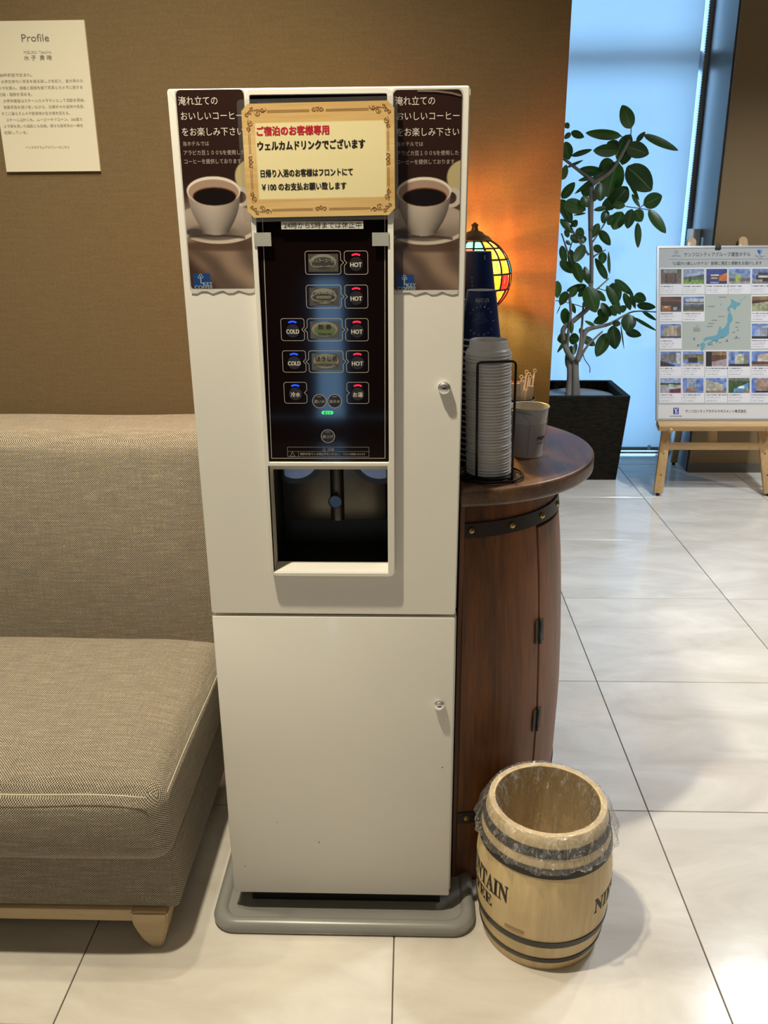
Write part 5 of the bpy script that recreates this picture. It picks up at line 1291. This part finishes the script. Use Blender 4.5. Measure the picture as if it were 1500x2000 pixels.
tx0_, tx1_, ty0_, ty1_, th_ = 0.672, 1.128, 4.352, 4.815, 0.462
bx0, bx1, by0, by1 = 0.712, 1.103, 4.405, 4.765
lo_ = [rrect(bx0, by0, bx1, by1, 0.012, 3), rrect(tx0_, ty0_, tx1_, ty1_, 0.012, 3), rrect(tx0_+0.032, ty0_+0.032, tx1_-0.032, ty1_-0.032, 0.006, 3), rrect(tx0_+0.034, ty0_+0.034, tx1_-0.034, ty1_-0.034, 0.006, 3)]
hz = [0, th_, th_, th_-0.07]; V = []; Fc = []
for lp, z in zip(lo_, hz): V += [(x, y, z) for x, y in lp]
n = len(lo_[0])
for k in range(3):
    for i in range(n): j = (i+1) % n; Fc.append((k*n+i, k*n+j, (k+1)*n+j, (k+1)*n+i))
Fc.append(tuple(range(n-1, -1, -1))); Fc.append(tuple(3*n+i for i in range(n)))
po_ = pyd('planter', V, Fc, M_WICK, tree); box_uv(po_)
lathe('inner_pot', [(0.0, 0.0), (0.19, 0.0), (0.192, 0.03), (0.185, 0.032), (0.18, 0.026), (0, 0.026)], (0.9, 4.583, th_-0.068), mat('grey_pot_cover', (0.26, 0.29, 0.30), 0.6, noise=0.2, nscale=12), po_ if False else tree, seg=48)
M_BARK = mat('pale_bark', (0.30, 0.27, 0.235), 0.8, noise=0.35, nscale=30, bump=0.4, bscale=80, stretch=(1, 1, 0.3))
M_TWIG = mat('dark_twig', (0.06, 0.05, 0.035), 0.7)
M_LEAF = bpy.data.materials.new('rubber_leaf'); M_LEAF.use_nodes = True
def _leaf():
    n = M_LEAF.node_tree.nodes; l = M_LEAF.node_tree.links; b = n['Principled BSDF']; out = n['Material Output']
    b.inputs['Roughness'].default_value = 0.35; oi = n.new('ShaderNodeObjectInfo'); uv = n.new('ShaderNodeUVMap'); uv.uv_map = 'UVMap'
    r = n.new('ShaderNodeValToRGB'); e = r.color_ramp.elements; e[0].color = (0.014, 0.038, 0.013, 1); e[1].color = (0.045, 0.11, 0.022, 1); l.new(oi.outputs['Random'], r.inputs[0])
    sp = n.new('ShaderNodeSeparateXYZ'); l.new(uv.outputs[0], sp.inputs[0])
    ab = n.new('ShaderNodeMath'); ab.operation = 'ABSOLUTE'; l.new(sp.outputs[0], ab.inputs[0])
    m1 = n.new('ShaderNodeMath'); m1.operation = 'LESS_THAN'; m1.inputs[1].default_value = 0.045; l.new(ab.outputs[0], m1.inputs[0])
    # side veins: narrow stripes slanting off the midrib
    q = n.new('ShaderNodeMath'); q.operation = 'MULTIPLY_ADD'; q.inputs[1].default_value = -0.42; l.new(ab.outputs[0], q.inputs[0]); l.new(sp.outputs[1], q.inputs[2])
    q2 = n.new('ShaderNodeMath'); q2.operation = 'MULTIPLY'; q2.inputs[1].default_value = 8; l.new(q.outputs[0], q2.inputs[0])
    q3 = n.new('ShaderNodeMath'); q3.operation = 'FRACT'; l.new(q2.outputs[0], q3.inputs[0])
    q4 = n.new('ShaderNodeMath'); q4.operation = 'LESS_THAN'; q4.inputs[1].default_value = 0.13; l.new(q3.outputs[0], q4.inputs[0])
    q5 = n.new('ShaderNodeMath'); q5.operation = 'MULTIPLY_ADD'; q5.inputs[1].default_value = 0.25; l.new(q4.outputs[0], q5.inputs[0]); l.new(m1.outputs[0], q5.inputs[2]); q5.use_clamp = True
    mx = n.new('ShaderNodeMix'); mx.data_type = 'RGBA'; l.new(q5.outputs[0], mx.inputs[0]); l.new(r.outputs[0], mx.inputs[6]); mx.inputs[7].default_value = (0.13, 0.20, 0.08, 1)
    l.new(mx.outputs[2], b.inputs['Base Color'])
    t = n.new('ShaderNodeBsdfTranslucent'); t.inputs[0].default_value = (0.06, 0.20, 0.01, 1); ms = n.new('ShaderNodeMixShader'); ms.inputs[0].default_value = 0.10
    l.new(b.outputs[0], ms.inputs[1]); l.new(t.outputs[0], ms.inputs[2]); l.new(ms.outputs[0], out.inputs[0])
_leaf()
for ln in BRANCHES.strip().split('\n'):
    v = [float(q) for q in ln.split()]; n = len(v)//3
    ps = [Vector((v[3*i], 4.6+0.012*math.sin(i*2+v[0]*9), v[3*i+1])) for i in range(n)]; rs = [max(v[3*i+2], 0.0022) for i in range(n)]
    thick = max(rs) > 0.0035
    if thick: rs = [q*1.25 for q in rs]
    if ps[-1].z < 0.45: ps[-1].z = 0.41; rs = [q*1.15 for q in rs]
    sm = smooth_path(ps, 5); rr = []
    for i in range(n-1):
        for k in range(5): rr.append(rs[i]+(rs[i+1]-rs[i])*k/5)
    rr.append(rs[-1])
    big = ps[-1].z < 0.45
    tube('trunk' if big else ('branch' if thick else 'twig'), sm, rr, M_BARK if thick else M_TWIG, tree, seg=10 if thick else 6)
rf = random.Random(21)
for ln in LEAVES.strip().split('\n'):
    x0, y0, z0, x1, y1, z1, w = [float(q) for q in ln.split()]
    A = Vector((x0, y0, z0)); B = Vector((x1, y1, z1)); d = B-A; L = d.length; d.normalize()
    side = d.cross(Vector((0, -1, 0))).normalized(); nn = side.cross(d)
    cup_ = rf.uniform(0.05, 0.22); bend = rf.uniform(-0.05, 0.10); tw = rf.uniform(-0.35, 0.35); V = []; uvs = []
    NLn, NW = 10, 4
    for i in range(NLn+1):
        t = i/NLn; ww = w/2*(math.sin(PI*min(1, t**0.85*0.985+0.0075)))**0.62*1.04; ww = max(ww, 0.0012)
        for j in range(-NW//2, NW//2+1):
            s = j/(NW/2); th = s*ww
            P_ = A+d*L*t+side*(th*math.cos(tw))+nn*(-abs(th)*cup_+th*math.sin(tw)*0.8+bend*L*math.sin(PI*t))
            V.append(P_); uvs.append((s, t))
    Fc = []; m = NW+1
    for i in range(NLn):
        for j in range(NW): Fc.append((i*m+j, i*m+j+1, (i+1)*m+j+1, (i+1)*m+j))
    o = pyd('leaf', V, Fc, M_LEAF, tree, smooth=True)
    uvl = o.data.uv_layers.new(name='UVMap'); li = np.empty(len(o.data.loops), np.int32); o.data.loops.foreach_get('vertex_index', li)
    uvl.data.foreach_set('uv', np.array(uvs, np.float32)[li].ravel())

# ================================================================== easel and its board
M_EAS = wood_mat('easel_pine', (0.46, 0.27, 0.105), (0.62, 0.40, 0.18), 6, 0.4, 'Z', coat=0.2, bump=0.05)
M_EASX = wood_mat('easel_pine_across', (0.46, 0.27, 0.105), (0.62, 0.40, 0.18), 6, 0.4, 'X', coat=0.2, bump=0.05)
M_RUB = mat('black_rubber', (0.01, 0.01, 0.01), 0.6)
es_ = thing('display_easel', (1.52, 4.3, 0), 'pale wooden easel with rounded posts carrying the display board', 'easel')
def beam(name, p, q, w, d, m, parent, up=(0, -1, 0), bev=0.003, **k):
    p = Vector(p); q = Vector(q); z = (q-p).normalized(); y = Vector(up); y = (y-z*y.dot(z)).normalized(); x = y.cross(z); L = (q-p).length
    M = Matrix(((x.x, y.x, z.x, p.x), (x.y, y.y, z.y, p.y), (x.z, y.z, z.z, p.z), (0, 0, 0, 1)))
    return box(name, -w/2, w/2, -d/2, d/2, 0, L, m, parent, bev, M=M, **k)
tl_, tr_ = at(1350, 474, 4.535), at(1450, 472, 4.535)
for (fx, tp) in ((1.249, tl_), (1.800, tr_)):
    foot = Vector((fx, 4.136, 0.012)); beam('front_leg', foot, tp, 0.046, 0.022, M_EAS, es_)
    d = (tp-foot).normalized(); M = Matrix.Translation(tp)
    lathe('rounded_end', [(0, -0.011), (0.022, -0.011), (0.023, -0.008), (0.023, 0.008), (0.022, 0.011), (0, 0.011)], (0, 0, 0), M_EAS, None, seg=24)
    o = bpy.data.objects[[k for k in bpy.data.objects.keys() if k.startswith('rounded_end')][-1]]
    o.data.transform(Matrix.Translation(tp-WPOS[es_.name]) @ Matrix.Rotation(PI/2-0.34, 4, 'X')); o.parent = es_; WPOS[o.name] = WPOS[es_.name]
    lathe('rubber_foot', [(0, 0.0), (0.008, 0.0), (0.009, 0.003), (0.009, 0.014), (0, 0.014)], (fx, 4.136, 0), M_RUB, es_, seg=14)
    for k in (0.10, 0.21):
        c = foot.lerp(tp, k/1.3); lathe('screw', [(0, 0.0), (0.003, 0.0), (0.003, 0.002), (0, 0.002)], (0, 0, 0), M_RUB, None, seg=10)
        o = bpy.data.objects[[q for q in bpy.data.objects.keys() if q.startswith('screw')][-1]]
        o.data.transform(Matrix.Translation(c-WPOS[es_.name]+Vector((0, -0.0125, 0))) @ Matrix.Rotation(PI/2, 4, 'X')); o.parent = es_; WPOS[o.name] = WPOS[es_.name]
def legx(side, z):
    f_ = Vector((1.249, 4.136, 0.012)) if side == 0 else Vector((1.800, 4.136, 0.012)); t_ = tl_ if side == 0 else tr_; return f_.lerp(t_, (z-0.012)/(t_.z-0.012))
a0 = legx(0, 0.238); a1 = legx(1, 0.238); beam('crossbar', (a0.x+0.018, a0.y, 0.238), (a1.x-0.018, a1.y, 0.238), 0.036, 0.018, M_EASX, es_)
beam('centre_post', (1.522, a0.y+0.006, 0.23), (1.522, 4.50, 1.17), 0.044, 0.018, M_EAS, es_)
beam('rear_leg', (1.490, 4.700, 0.014), (1.496, 4.52, 1.14), 0.036, 0.020, M_EAS, es_)
lathe('rubber_foot', [(0, 0.0), (0.008, 0.0), (0.009, 0.003), (0.009, 0.016), (0, 0.016)], (1.490, 4.700, 0), M_RUB, es_, seg=14)
beam('ledge', (1.226, 4.180, 0.352), (1.822, 4.180, 0.352), 0.030, 0.060, M_EASX, es_, up=(0, -0.94, -0.34))
for px_ in (1.285, 1.765):
    c = Vector((px_, 4.155, 0.335)); tube('peg', [c+Vector((0, -0.008, -0.003)), c+Vector((0, 0.05, 0.014))], 0.012, M_EASX, es_, seg=14)
bd = thing('display_board', (1.5225, 4.2, 0.372), 'large framed hotel guide board of photo cards round a blue map of Japan', 'board')
BW, BH = 0.597, 0.861
vdir = Vector((0, 0.28, 0.8144)).normalized()
PBD = Plane((1.2235, 4.196, 0.3756), (1, 0, 0), vdir)
slab('board_panel', rect(0, 0, BW, BH), PBD, -0.007, 0.0, mat('board_white', (0.55, 0.55, 0.52), 0.5), bd)
holed('metal_frame', rect(-0.003, -0.003, BW+0.003, BH+0.003), [rect(0.007, 0.007, BW-0.007, BH-0.007)], PBD, -0.008, 0.004, mat('silver_frame', (0.52, 0.52, 0.50), 0.3, metal=0.5), bd)
def jp_map():
    hok = [(1028, 740), (1060, 760), (1095, 785), (1150, 795), (1140, 825), (1100, 840), (1085, 885), (1045, 850), (1020, 850), (1010, 880), (1025, 900), (995, 905), (982, 870), (985, 850), (1005, 835), (1030, 800)]
    hon = [(1015, 905), (1030, 925), (1045, 970), (1050, 1010), (1015, 1060), (1010, 1090), (1003, 1190), (960, 1222), (880, 1250), (850, 1310), (835, 1270), (800, 1262), (762, 1258), (735, 1262), (690, 1280), (685, 1250), (720, 1225), (790, 1215), (850, 1200), (870, 1150), (885, 1090), (905, 1095), (900, 1125), (945, 1110), (985, 1040), (985, 980), (995, 930)]
    shi = [(735, 1300), (765, 1280), (800, 1275), (800, 1300), (770, 1320), (745, 1335), (735, 1315)]
    kyu = [(640, 1315), (680, 1290), (710, 1310), (700, 1360), (680, 1395), (655, 1400), (650, 1370), (660, 1345), (640, 1335)]
    out = []
    for P in (hok, hon, shi, kyu):
        out.append([((x-85)/(1525-85)*BW*1.0*0.980, 1-(y-60)/2000.0) for x, y in P])
    return hok, hon, shi, kyu
def board_art(U, V):
    X = U*BW*1000; Y = (1-V)*BH*1000      # millimetres from the lower left corner
    c = np.zeros(U.shape+(3,)); c[:] = (0.70, 0.72, 0.66)
    c[:] = (0.655, 0.672, 0.625)
    def R(x0, y0, x1, y1): return ((X >= x0) & (X <= x1) & (Y >= y0) & (Y <= y1)).astype(float)
    c = blend(c, R(0, 762, 597, 861), (0.665, 0.67, 0.655))
    c = blend(c, R(0, 8, 597, 76), (0.83, 0.80, 0.78)); c = blend(c, R(58, 795.5, 560, 798), (0.3, 0.3, 0.3))
    tops = [756.5, 620.5, 485.5, 348.2, 216.6]; cells = [(r, k) for r in range(5) for k in range(5) if not ((r == 1 and k in (2, 3)) or (r == 2 and k in (1, 2, 3)))]
    n1 = vnoise(X/BW/1000, Y/BH/1000, 55, 80, 2); n2 = vnoise(X/BW/1000, Y/BH/1000, 30, 260, 9); n3 = vnoise(X/BW/1000, Y/BH/1000, 160, 10, 12)
    pal = {(0, 0): 'gate', (0, 1): 'field', (0, 2): 'night', (0, 3): 'glass', (0, 4): 'temple', (1, 0): 'room', (1, 1): 'block', (1, 4): 'room2', (2, 0): 'tan', (2, 4): 'office', (3, 0): 'street', (3, 1): 'street2', (3, 2): 'brick', (3, 3): 'cream', (3, 4): 'white', (4, 0): 'low', (4, 1): 'tower', (4, 2): 'slab', (4, 3): 'aerial', (4, 4): 'tower2'}
    for (r, k) in cells:
        x0 = 13+112.3*k; y1 = tops[r]; y0 = y1-131
        c = blend(c, R(x0, y0, x0+109.5, y1), (0.86, 0.84, 0.84))
        m = R(x0+3, y1-82, x0+106, y1-7); u = (X-x0-3)/103; v = (y1-7-Y)/75; kind = pal[(r, k)]
        cld = vnoise(u, v, 5, 4, r*7+k)[..., None]
        sky = np.array((0.30, 0.42, 0.70))*(1-0.5*cld)+np.array((0.85, 0.88, 0.93))*0.5*cld
        P = np.broadcast_to(sky, U.shape+(3,)).copy()
        def B(P, u0, v0, u1, v1, col, sk=0.0, win=None):
            mm = ((u >= u0) & (u <= u1) & (v+sk*(u-u0) >= v0) & (v <= v1)).astype(float); P = blend(P, mm, col)
            if win is not None:
                ww = mm*((np.mod(v+sk*(u-u0), 0.11) < 0.05) & (np.mod(u, 0.07) < 0.05)); P = blend(P, ww, win)
            return P
        if kind == 'gate':
            P[:] = (0.42, 0.31, 0.22); P = B(P, 0, 0, 1, 0.18, (0.25, 0.25, 0.24)); P = B(P, 0.15, 0.02, 0.85, 0.22, (0.55, 0.56, 0.58)); P = B(P, 0.4, 0.3, 0.62, 0.92, (0.33, 0.20, 0.13)); P = B(P, 0.22, 0.3, 0.36, 0.92, (0.20, 0.14, 0.10)); P = B(P, 0.66, 0.3, 0.78, 0.92, (0.20, 0.14, 0.10)); P = B(P, 0.8, 0.0, 1, 0.3, (0.15, 0.30, 0.18)); P = B(P, 0, 0.92, 1, 1, (0.45, 0.45, 0.46))
        elif kind == 'field':
            P = P*0.5+0.35; P = B(P, 0, 0.55, 1, 0.72, (0.30, 0.38, 0.25), 0.2); P = B(P, 0.55, 0.48, 1, 0.62, (0.32, 0.30, 0.27), 0.25); P = B(P, 0, 0.68, 1, 1, (0.45, 0.58, 0.20), -0.05); P = B(P, 0.25, 0.52, 0.38, 0.85, (0.15, 0.22, 0.10))
        elif kind == 'night':
            P[:] = (0.10, 0.20, 0.50); P = B(P, 0.6, 0.45, 1, 0.8, (0.80, 0.42, 0.12), 0.5); P = B(P, 0.18, 0.35, 0.62, 0.7, (0.35, 0.18, 0.14)); P = B(P, 0.22, 0.38, 0.6, 0.45, (0.95, 0.93, 0.9)); P = B(P, 0.25, 0.55, 0.55, 0.66, (0.75, 0.68, 0.6)); P = B(P, 0, 0.8, 1, 1, (0.08, 0.12, 0.35)); P = B(P, 0.2, 0.84, 0.6, 0.95, (0.6, 0.62, 0.8))
        elif kind == 'glass':
            P = B(P, 0.0, 0.12, 0.85, 0.75, (0.55, 0.62, 0.68), -0.35, (0.42, 0.50, 0.58)); P = B(P, 0, 0.6, 1, 0.82, (0.38, 0.36, 0.34)); P = B(P, 0.3, 0.4, 0.55, 0.85, (0.62, 0.66, 0.30)); P = B(P, 0, 0.86, 1, 1, (0.60, 0.57, 0.56))
        elif kind == 'temple':
            P = P*0.8+0.05; P = B(P, 0.2, 0.42, 1, 0.85, (0.14, 0.13, 0.13)); P = B(P, 0.3, 0.25, 0.8, 0.42, (0.24, 0.23, 0.24)); P = B(P, 0.3, 0.45, 0.75, 0.58, (0.78, 0.76, 0.72)); P = B(P, 0.1, 0.7, 0.5, 0.84, (0.6, 0.58, 0.52)); P = B(P, 0, 0.86, 1, 1, (0.48, 0.46, 0.46))
        elif kind in ('room', 'room2'):
            P[:] = (0.20, 0.12, 0.08); P = B(P, 0, 0, 1, 0.35, (0.42, 0.18, 0.08), -0.2); P = B(P, 0.05, 0.6, 0.5, 0.95, (0.62, 0.36, 0.15)); P = B(P, 0.2, 0.65, 0.4, 0.72, (0.9, 0.75, 0.5)); P = B(P, 0.6, 0.7, 0.8, 0.9, (0.60, 0.58, 0.5)); P = B(P, 0.8, 0.8, 1, 1, (0.2, 0.2, 0.32))
            if kind == 'room2': P = B(P, 0, 0, 1, 0.25, (0.55, 0.45, 0.30)); P = B(P, 0, 0.5, 1, 1, (0.62, 0.62, 0.48), 0.2)
        elif kind == 'block':
            P = B(P, 0.12, 0.14, 1, 0.5, (0.82, 0.82, 0.80), 0.0, (0.2, 0.2, 0.22)); P = B(P, 0.05, 0.35, 1, 0.42, (0.15, 0.14, 0.15)); P = B(P, 0.02, 0.52, 1, 0.58, (0.12, 0.12, 0.12)); P = B(P, 0.0, 0.6, 1, 0.9, (0.33, 0.31, 0.22)); P = B(P, 0, 0.9, 1, 1, (0.5, 0.5, 0.4))
        elif kind == 'tan':
            P = B(P, 0.15, 0.3, 0.42, 0.85, (0.66, 0.60, 0.50)); P = B(P, 0.35, 0.12, 0.85, 0.8, (0.72, 0.65, 0.55), 0.0, (0.60, 0.54, 0.45)); P = B(P, 0.8, 0.2, 1, 0.85, (0.50, 0.44, 0.38)); P = B(P, 0, 0.85, 1, 0.93, (0.15, 0.14, 0.14)); P = B(P, 0, 0.93, 1, 1, (0.8, 0.8, 0.82))
        elif kind in ('office', 'cream', 'white', 'tower', 'tower2', 'slab'):
            col = {'office': (0.66, 0.68, 0.74), 'cream': (0.82, 0.81, 0.72), 'white': (0.80, 0.74, 0.68), 'tower': (0.66, 0.69, 0.74), 'tower2': (0.68, 0.56, 0.48), 'slab': (0.76, 0.74, 0.66)}[kind]
            if kind == 'tower': P = B(P, 0.2, 0.0, 0.65, 0.8, col, 0, (0.45, 0.5, 0.6)); P = B(P, 0.15, 0.7, 0.6, 0.95, (0.60, 0.44, 0.32)); P = B(P, 0.6, 0.6, 0.8, 0.95, (0.4, 0.48, 0.6))
            elif kind == 'tower2': P = B(P, 0.22, 0.05, 0.75, 0.88, col, 0, (0.58, 0.47, 0.40)); P = B(P, 0.2, 0.86, 0.95, 0.95, (0.1, 0.1, 0.1))
            elif kind == 'slab': P = B(P, 0.0, 0.12, 0.85, 0.85, col, -0.35, (0.6, 0.58, 0.5)); P = B(P, 0, 0.85, 1, 1, (0.58, 0.50, 0.42))
            elif kind == 'white': P = B(P, 0.3, 0.25, 1, 0.75, col, 0.3); P = B(P, 0, 0.68, 1, 0.85, (0.34, 0.26, 0.2)); P = B(P, 0, 0.85, 1, 1, (0.55, 0.45, 0.42))
            else: P = B(P, 0.28, 0.2, 0.75, 0.85, col, 0.1, tuple(q*0.8 for q in col)); P = B(P, 0.72, 0.3, 0.9, 0.85, tuple(q*0.6 for q in col)); P = B(P, 0, 0.83, 1, 1, (0.16, 0.17, 0.14))
        elif kind in ('street', 'street2', 'brick', 'low'):
            if kind == 'street': P = B(P, 0.05, 0.2, 0.85, 0.75, (0.52, 0.50, 0.50), 0.15, (0.36, 0.35, 0.36)); P = B(P, 0.78, 0.12, 0.97, 0.8, (0.80, 0.79, 0.76)); P = B(P, 0, 0.6, 0.7, 1, (0.15, 0.15, 0.17), -0.45)
            if kind == 'street2': P = B(P, 0, 0.2, 1, 0.55, (0.55, 0.47, 0.33), 0, (0.25, 0.28, 0.25)); P = B(P, 0.25, 0.4, 0.7, 0.75, (0.14, 0.14, 0.16)); P = B(P, 0.7, 0.3, 1, 0.65, (0.50, 0.50, 0.22)); P = B(P, 0, 0.78, 1, 1, (0.70, 0.68, 0.66))
            if kind == 'brick': P[:] = (0.40, 0.25, 0.15); P = B(P, 0.3, 0, 1, 0.28, (0.62, 0.50, 0.36), 0, (0.28, 0.2, 0.16)); P = B(P, 0, 0, 0.28, 1, (0.12, 0.09, 0.08)); P = B(P, 0.3, 0.7, 1, 1, (0.68, 0.60, 0.62), 0.3)
            if kind == 'low': P = P*0.6+0.36; P = B(P, 0, 0.34, 1, 0.46, (0.16, 0.20, 0.14)); P = B(P, 0.0, 0.46, 1, 0.6, (0.66, 0.62, 0.48)); P = B(P, 0.4, 0.4, 0.66, 0.66, (0.62, 0.70, 0.62)); P = B(P, 0, 0.72, 1, 1, (0.66, 0.64, 0.62)); P = B(P, 0.45, 0.78, 1, 1, (0.42, 0.18, 0.20), 0.2)
        else:
            P[:] = (0.24, 0.34, 0.18); P = B(P, 0, 0, 1, 0.2, (0.45, 0.45, 0.42)); P = B(P, 0.25, 0.75, 0.95, 0.95, (0.40, 0.60, 0.78), 0.6); P = B(P, 0.45, 0.6, 0.75, 0.7, (0.88, 0.9, 0.92), 0.4); P = B(P, 0.7, 0.8, 1, 1, (0.62, 0.52, 0.42))
        P = P*(0.82+0.36*n1[..., None])*0.92
        c = blend(c, m, np.clip(P, 0, 1))
        # caption lines too small to read: broken grey strokes
        for q, (yy, hh2, wd, dk) in enumerate(((y0+36, 5, 60+25*((r*3+k) % 3), 0.32), (y0+26, 3, 70, 0.55), (y0+18, 3, 62, 0.58), (y0+8, 3.2, 58, 0.52))):
            mm = R(x0+4, yy, x0+4+wd, yy+hh2)*(np.mod(n3*9+X*0.37+q, 1.0) > 0.28); c = blend(c, mm*0.8, (dk, dk, dk+0.02))
    return c
painted('printed_sheet', BW-0.014, BH-0.014, 330, 476, lambda U, V: board_art(0.007/BW+U*(BW-0.014)/BW, 0.007/BH+V*(BH-0.014)/BH), Plane(PBD.p(0.007, 0.007), PBD.r, PBD.u), 0.0008, print_mat('board_print', 0.45, 0.1), bd)
M_BT = mat('board_text', (0.055, 0.055, 0.06), 0.5); M_BT2 = mat('board_text_grey', (0.16, 0.16, 0.16), 0.5); M_MAP = mat('map_blue', (0.105, 0.30, 0.37), 0.5); M_NAVY = mat('logo_navy', (0.03, 0.045, 0.30), 0.4); M_SKY = mat('logo_sky', (0.08, 0.24, 0.60), 0.4)
def bx(s, x0, y0, x1, y1, m=M_BT, b=0.01): text(s, PBD, x0/1000, y0/1000, x1/1000, y1/1000, m, bd, b, 0.0014)
bx('サンフロンティアグループ運営ホテル', 131, 811, 457, 832); bx('"心温かい楽しいホテル"  皆様に満足と感動をお届けします', 73, 769, 513, 787)
bx('サンフロンティアホテルマネジメント株式会社', 142, 36, 440, 52); bx('SUN FRONTIER', 66, 16, 124, 22, M_BT2, 0.02)
bx('NIPPONIA', 72, 812, 114, 818, M_BT2, 0.02); bx('Sky Heart', 480, 808, 528, 815, M_BT2, 0.02); bx('HOTELS', 493, 801, 515, 805, M_BT2, 0.02)
flower = [ribbon_data(circ(93, 834, 11, n=6, a0=30, a1=390), 0.9, True)]+[ribbon_data([(93, 834), (93+8*math.cos(a*PI/3), 834+8*math.sin(a*PI/3))], 1.0) for a in range(6)]+[poly(circ(93, 834, 2.2, n=10))]
flower = [([(v[0]/1000, v[1]/1000) for v in vs], fs) for vs, fs in flower]; flat('flower_logo', flower, PBD, 0.0014, M_BT2, bd)
flat('heart_logo', [poly([(q[0]/1000, q[1]/1000) for q in heart(503, 833, 15, 0) if q[0] <= 503.5])], PBD, 0.0014, M_NAVY, bd)
flat('heart_logo', [poly([(q[0]/1000, q[1]/1000) for q in heart(503, 833, 15, 0) if q[0] >= 502.5])], PBD, 0.0014, M_SKY, bd)
flat('square_logo', [poly(rect(0.082, 0.029, 0.109, 0.061))], PBD, 0.0014, M_NAVY, bd)
flat('square_logo_mark', [ribbon_data([(0.088, 0.058), (0.094, 0.046), (0.103, 0.058)], 0.004), ribbon_data(circ(0.097, 0.038, 0.005, n=14), 0.003, True)], PBD, 0.0018, mat('logo_white', (0.7, 0.7, 0.7), 0.4), bd)
MT = []
for P in jp_map():
    pts = []
    for x, y in P:
        X = 15.6+(x-140)*0.391; Yv = 751-(y-360)*0.3905*1.005
        pts.append((X/1000, Yv/1000))
    pts = [(p[0], p[1]) for p in pts]; MT.append(poly(pts))
bm = bmesh.new()
for vs, fs in MT:
    V = [bm.verts.new(PBD.p(x, y, 0.0014)) for x, y in vs]
    e = [bm.edges.new((V[i], V[(i+1) % len(V)])) for i in range(len(V))]; bmesh.ops.triangle_fill(bm, use_beauty=True, edges=e)
me = bpy.data.meshes.new('japan_map'); bm.to_mesh(me); bm.free(); link('japan_map', me, M_MAP, bd)
its = [ribbon_data([(0.408+0.0, 0.590), (0.418, 0.597)], 0.003), ribbon_data([(0.424, 0.602), (0.436, 0.612)], 0.002), ribbon_data([(0.312, 0.570), (0.318, 0.578)], 0.004)]
flat('small_islands', its, PBD, 0.0014, M_MAP, bd)
its = []
for (x, y, w) in ((302, 608, 38), (248, 562, 36), (300, 512, 32), (268, 494, 28), (252, 478, 30), (244, 463, 30), (385, 482, 20), (385, 459, 14), (391, 444, 12), (370, 434, 14), (378, 404, 28), (312, 408, 18), (270, 392, 28), (302, 383, 14), (250, 372, 26), (176, 398, 14), (195, 365, 12), (336, 388, 14), (178, 455, 32), (178, 447, 34), (178, 440, 34)):
    its.append(poly(rect(x/1000, y/1000, (x+w)/1000, (y+3)/1000)))
flat('place_name_strokes', its, PBD, 0.0014, M_BT2, bd)
flat('hotel_marker', [poly(circ(x/1000, y/1000, 0.0035, n=8)) for x, y in ((390, 412), (345, 396), (183, 406), (203, 373))], PBD, 0.0015, M_NAVY, bd)
flat('hotel_marker', [poly(circ(0.198, 0.468, 0.004, n=3, a0=90, a1=450))], PBD, 0.0015, M_RTXT, bd)
cp = at(1400, 478, 4.47); kx = PBD.p(0.298, BH-0.004, 0)
M = Matrix(((1, 0, 0, kx.x), (0, vdir.z, vdir.y, kx.y), (0, -vdir.y, vdir.z, kx.z), (0, 0, 0, 1)))
o = box('binder_clip', -0.014, 0.014, -0.008, 0.012, -0.012, 0.010, M_RUB, None, 0.003, M=M, origin=tuple(kx)); reg(o, 'small black binder clip on the top edge of the display board', 'clip')
tube('clip_arm', [kx+Vector((-0.006, 0.004, 0.008)), kx+Vector((-0.006, 0.008, 0.020)), kx+Vector((0.006, 0.008, 0.020)), kx+Vector((0.006, 0.004, 0.008))], 0.0012, M_RUB, o, seg=6)

# unseen round downlight fittings in the ceiling; some belong to added fill spots
M_TRIM = mat('white_trim_ring', (0.7, 0.68, 0.62), 0.5)
for i, (x, y, lab) in enumerate(((-0.60, 1.42, 'round recessed downlight above the right end of the sofa'), (-0.46, 0.97, 'round recessed downlight in front of the drinks dispenser'), (-1.7, 1.2, 'round recessed downlight left of the sofa'), (1.75, 3.35, 'round recessed downlight in front of the display board'),
                     (1.55, 2.3, 'round recessed downlight over the open tiled floor'), (0.6, -1.2, 'round recessed downlight behind the photographer'), (3.2, 3.0, 'round recessed downlight farthest right'))):
    o = lathe('downlight', [(0.036, 0.012), (0.042, 0.0), (0.055, -0.004), (0.060, 0.0), (0.058, 0.012)], (x, y, CEIL-0.012), M_TRIM, None, seg=32, origin=(x, y, CEIL-0.012)); reg(o, lab, 'ceiling light')
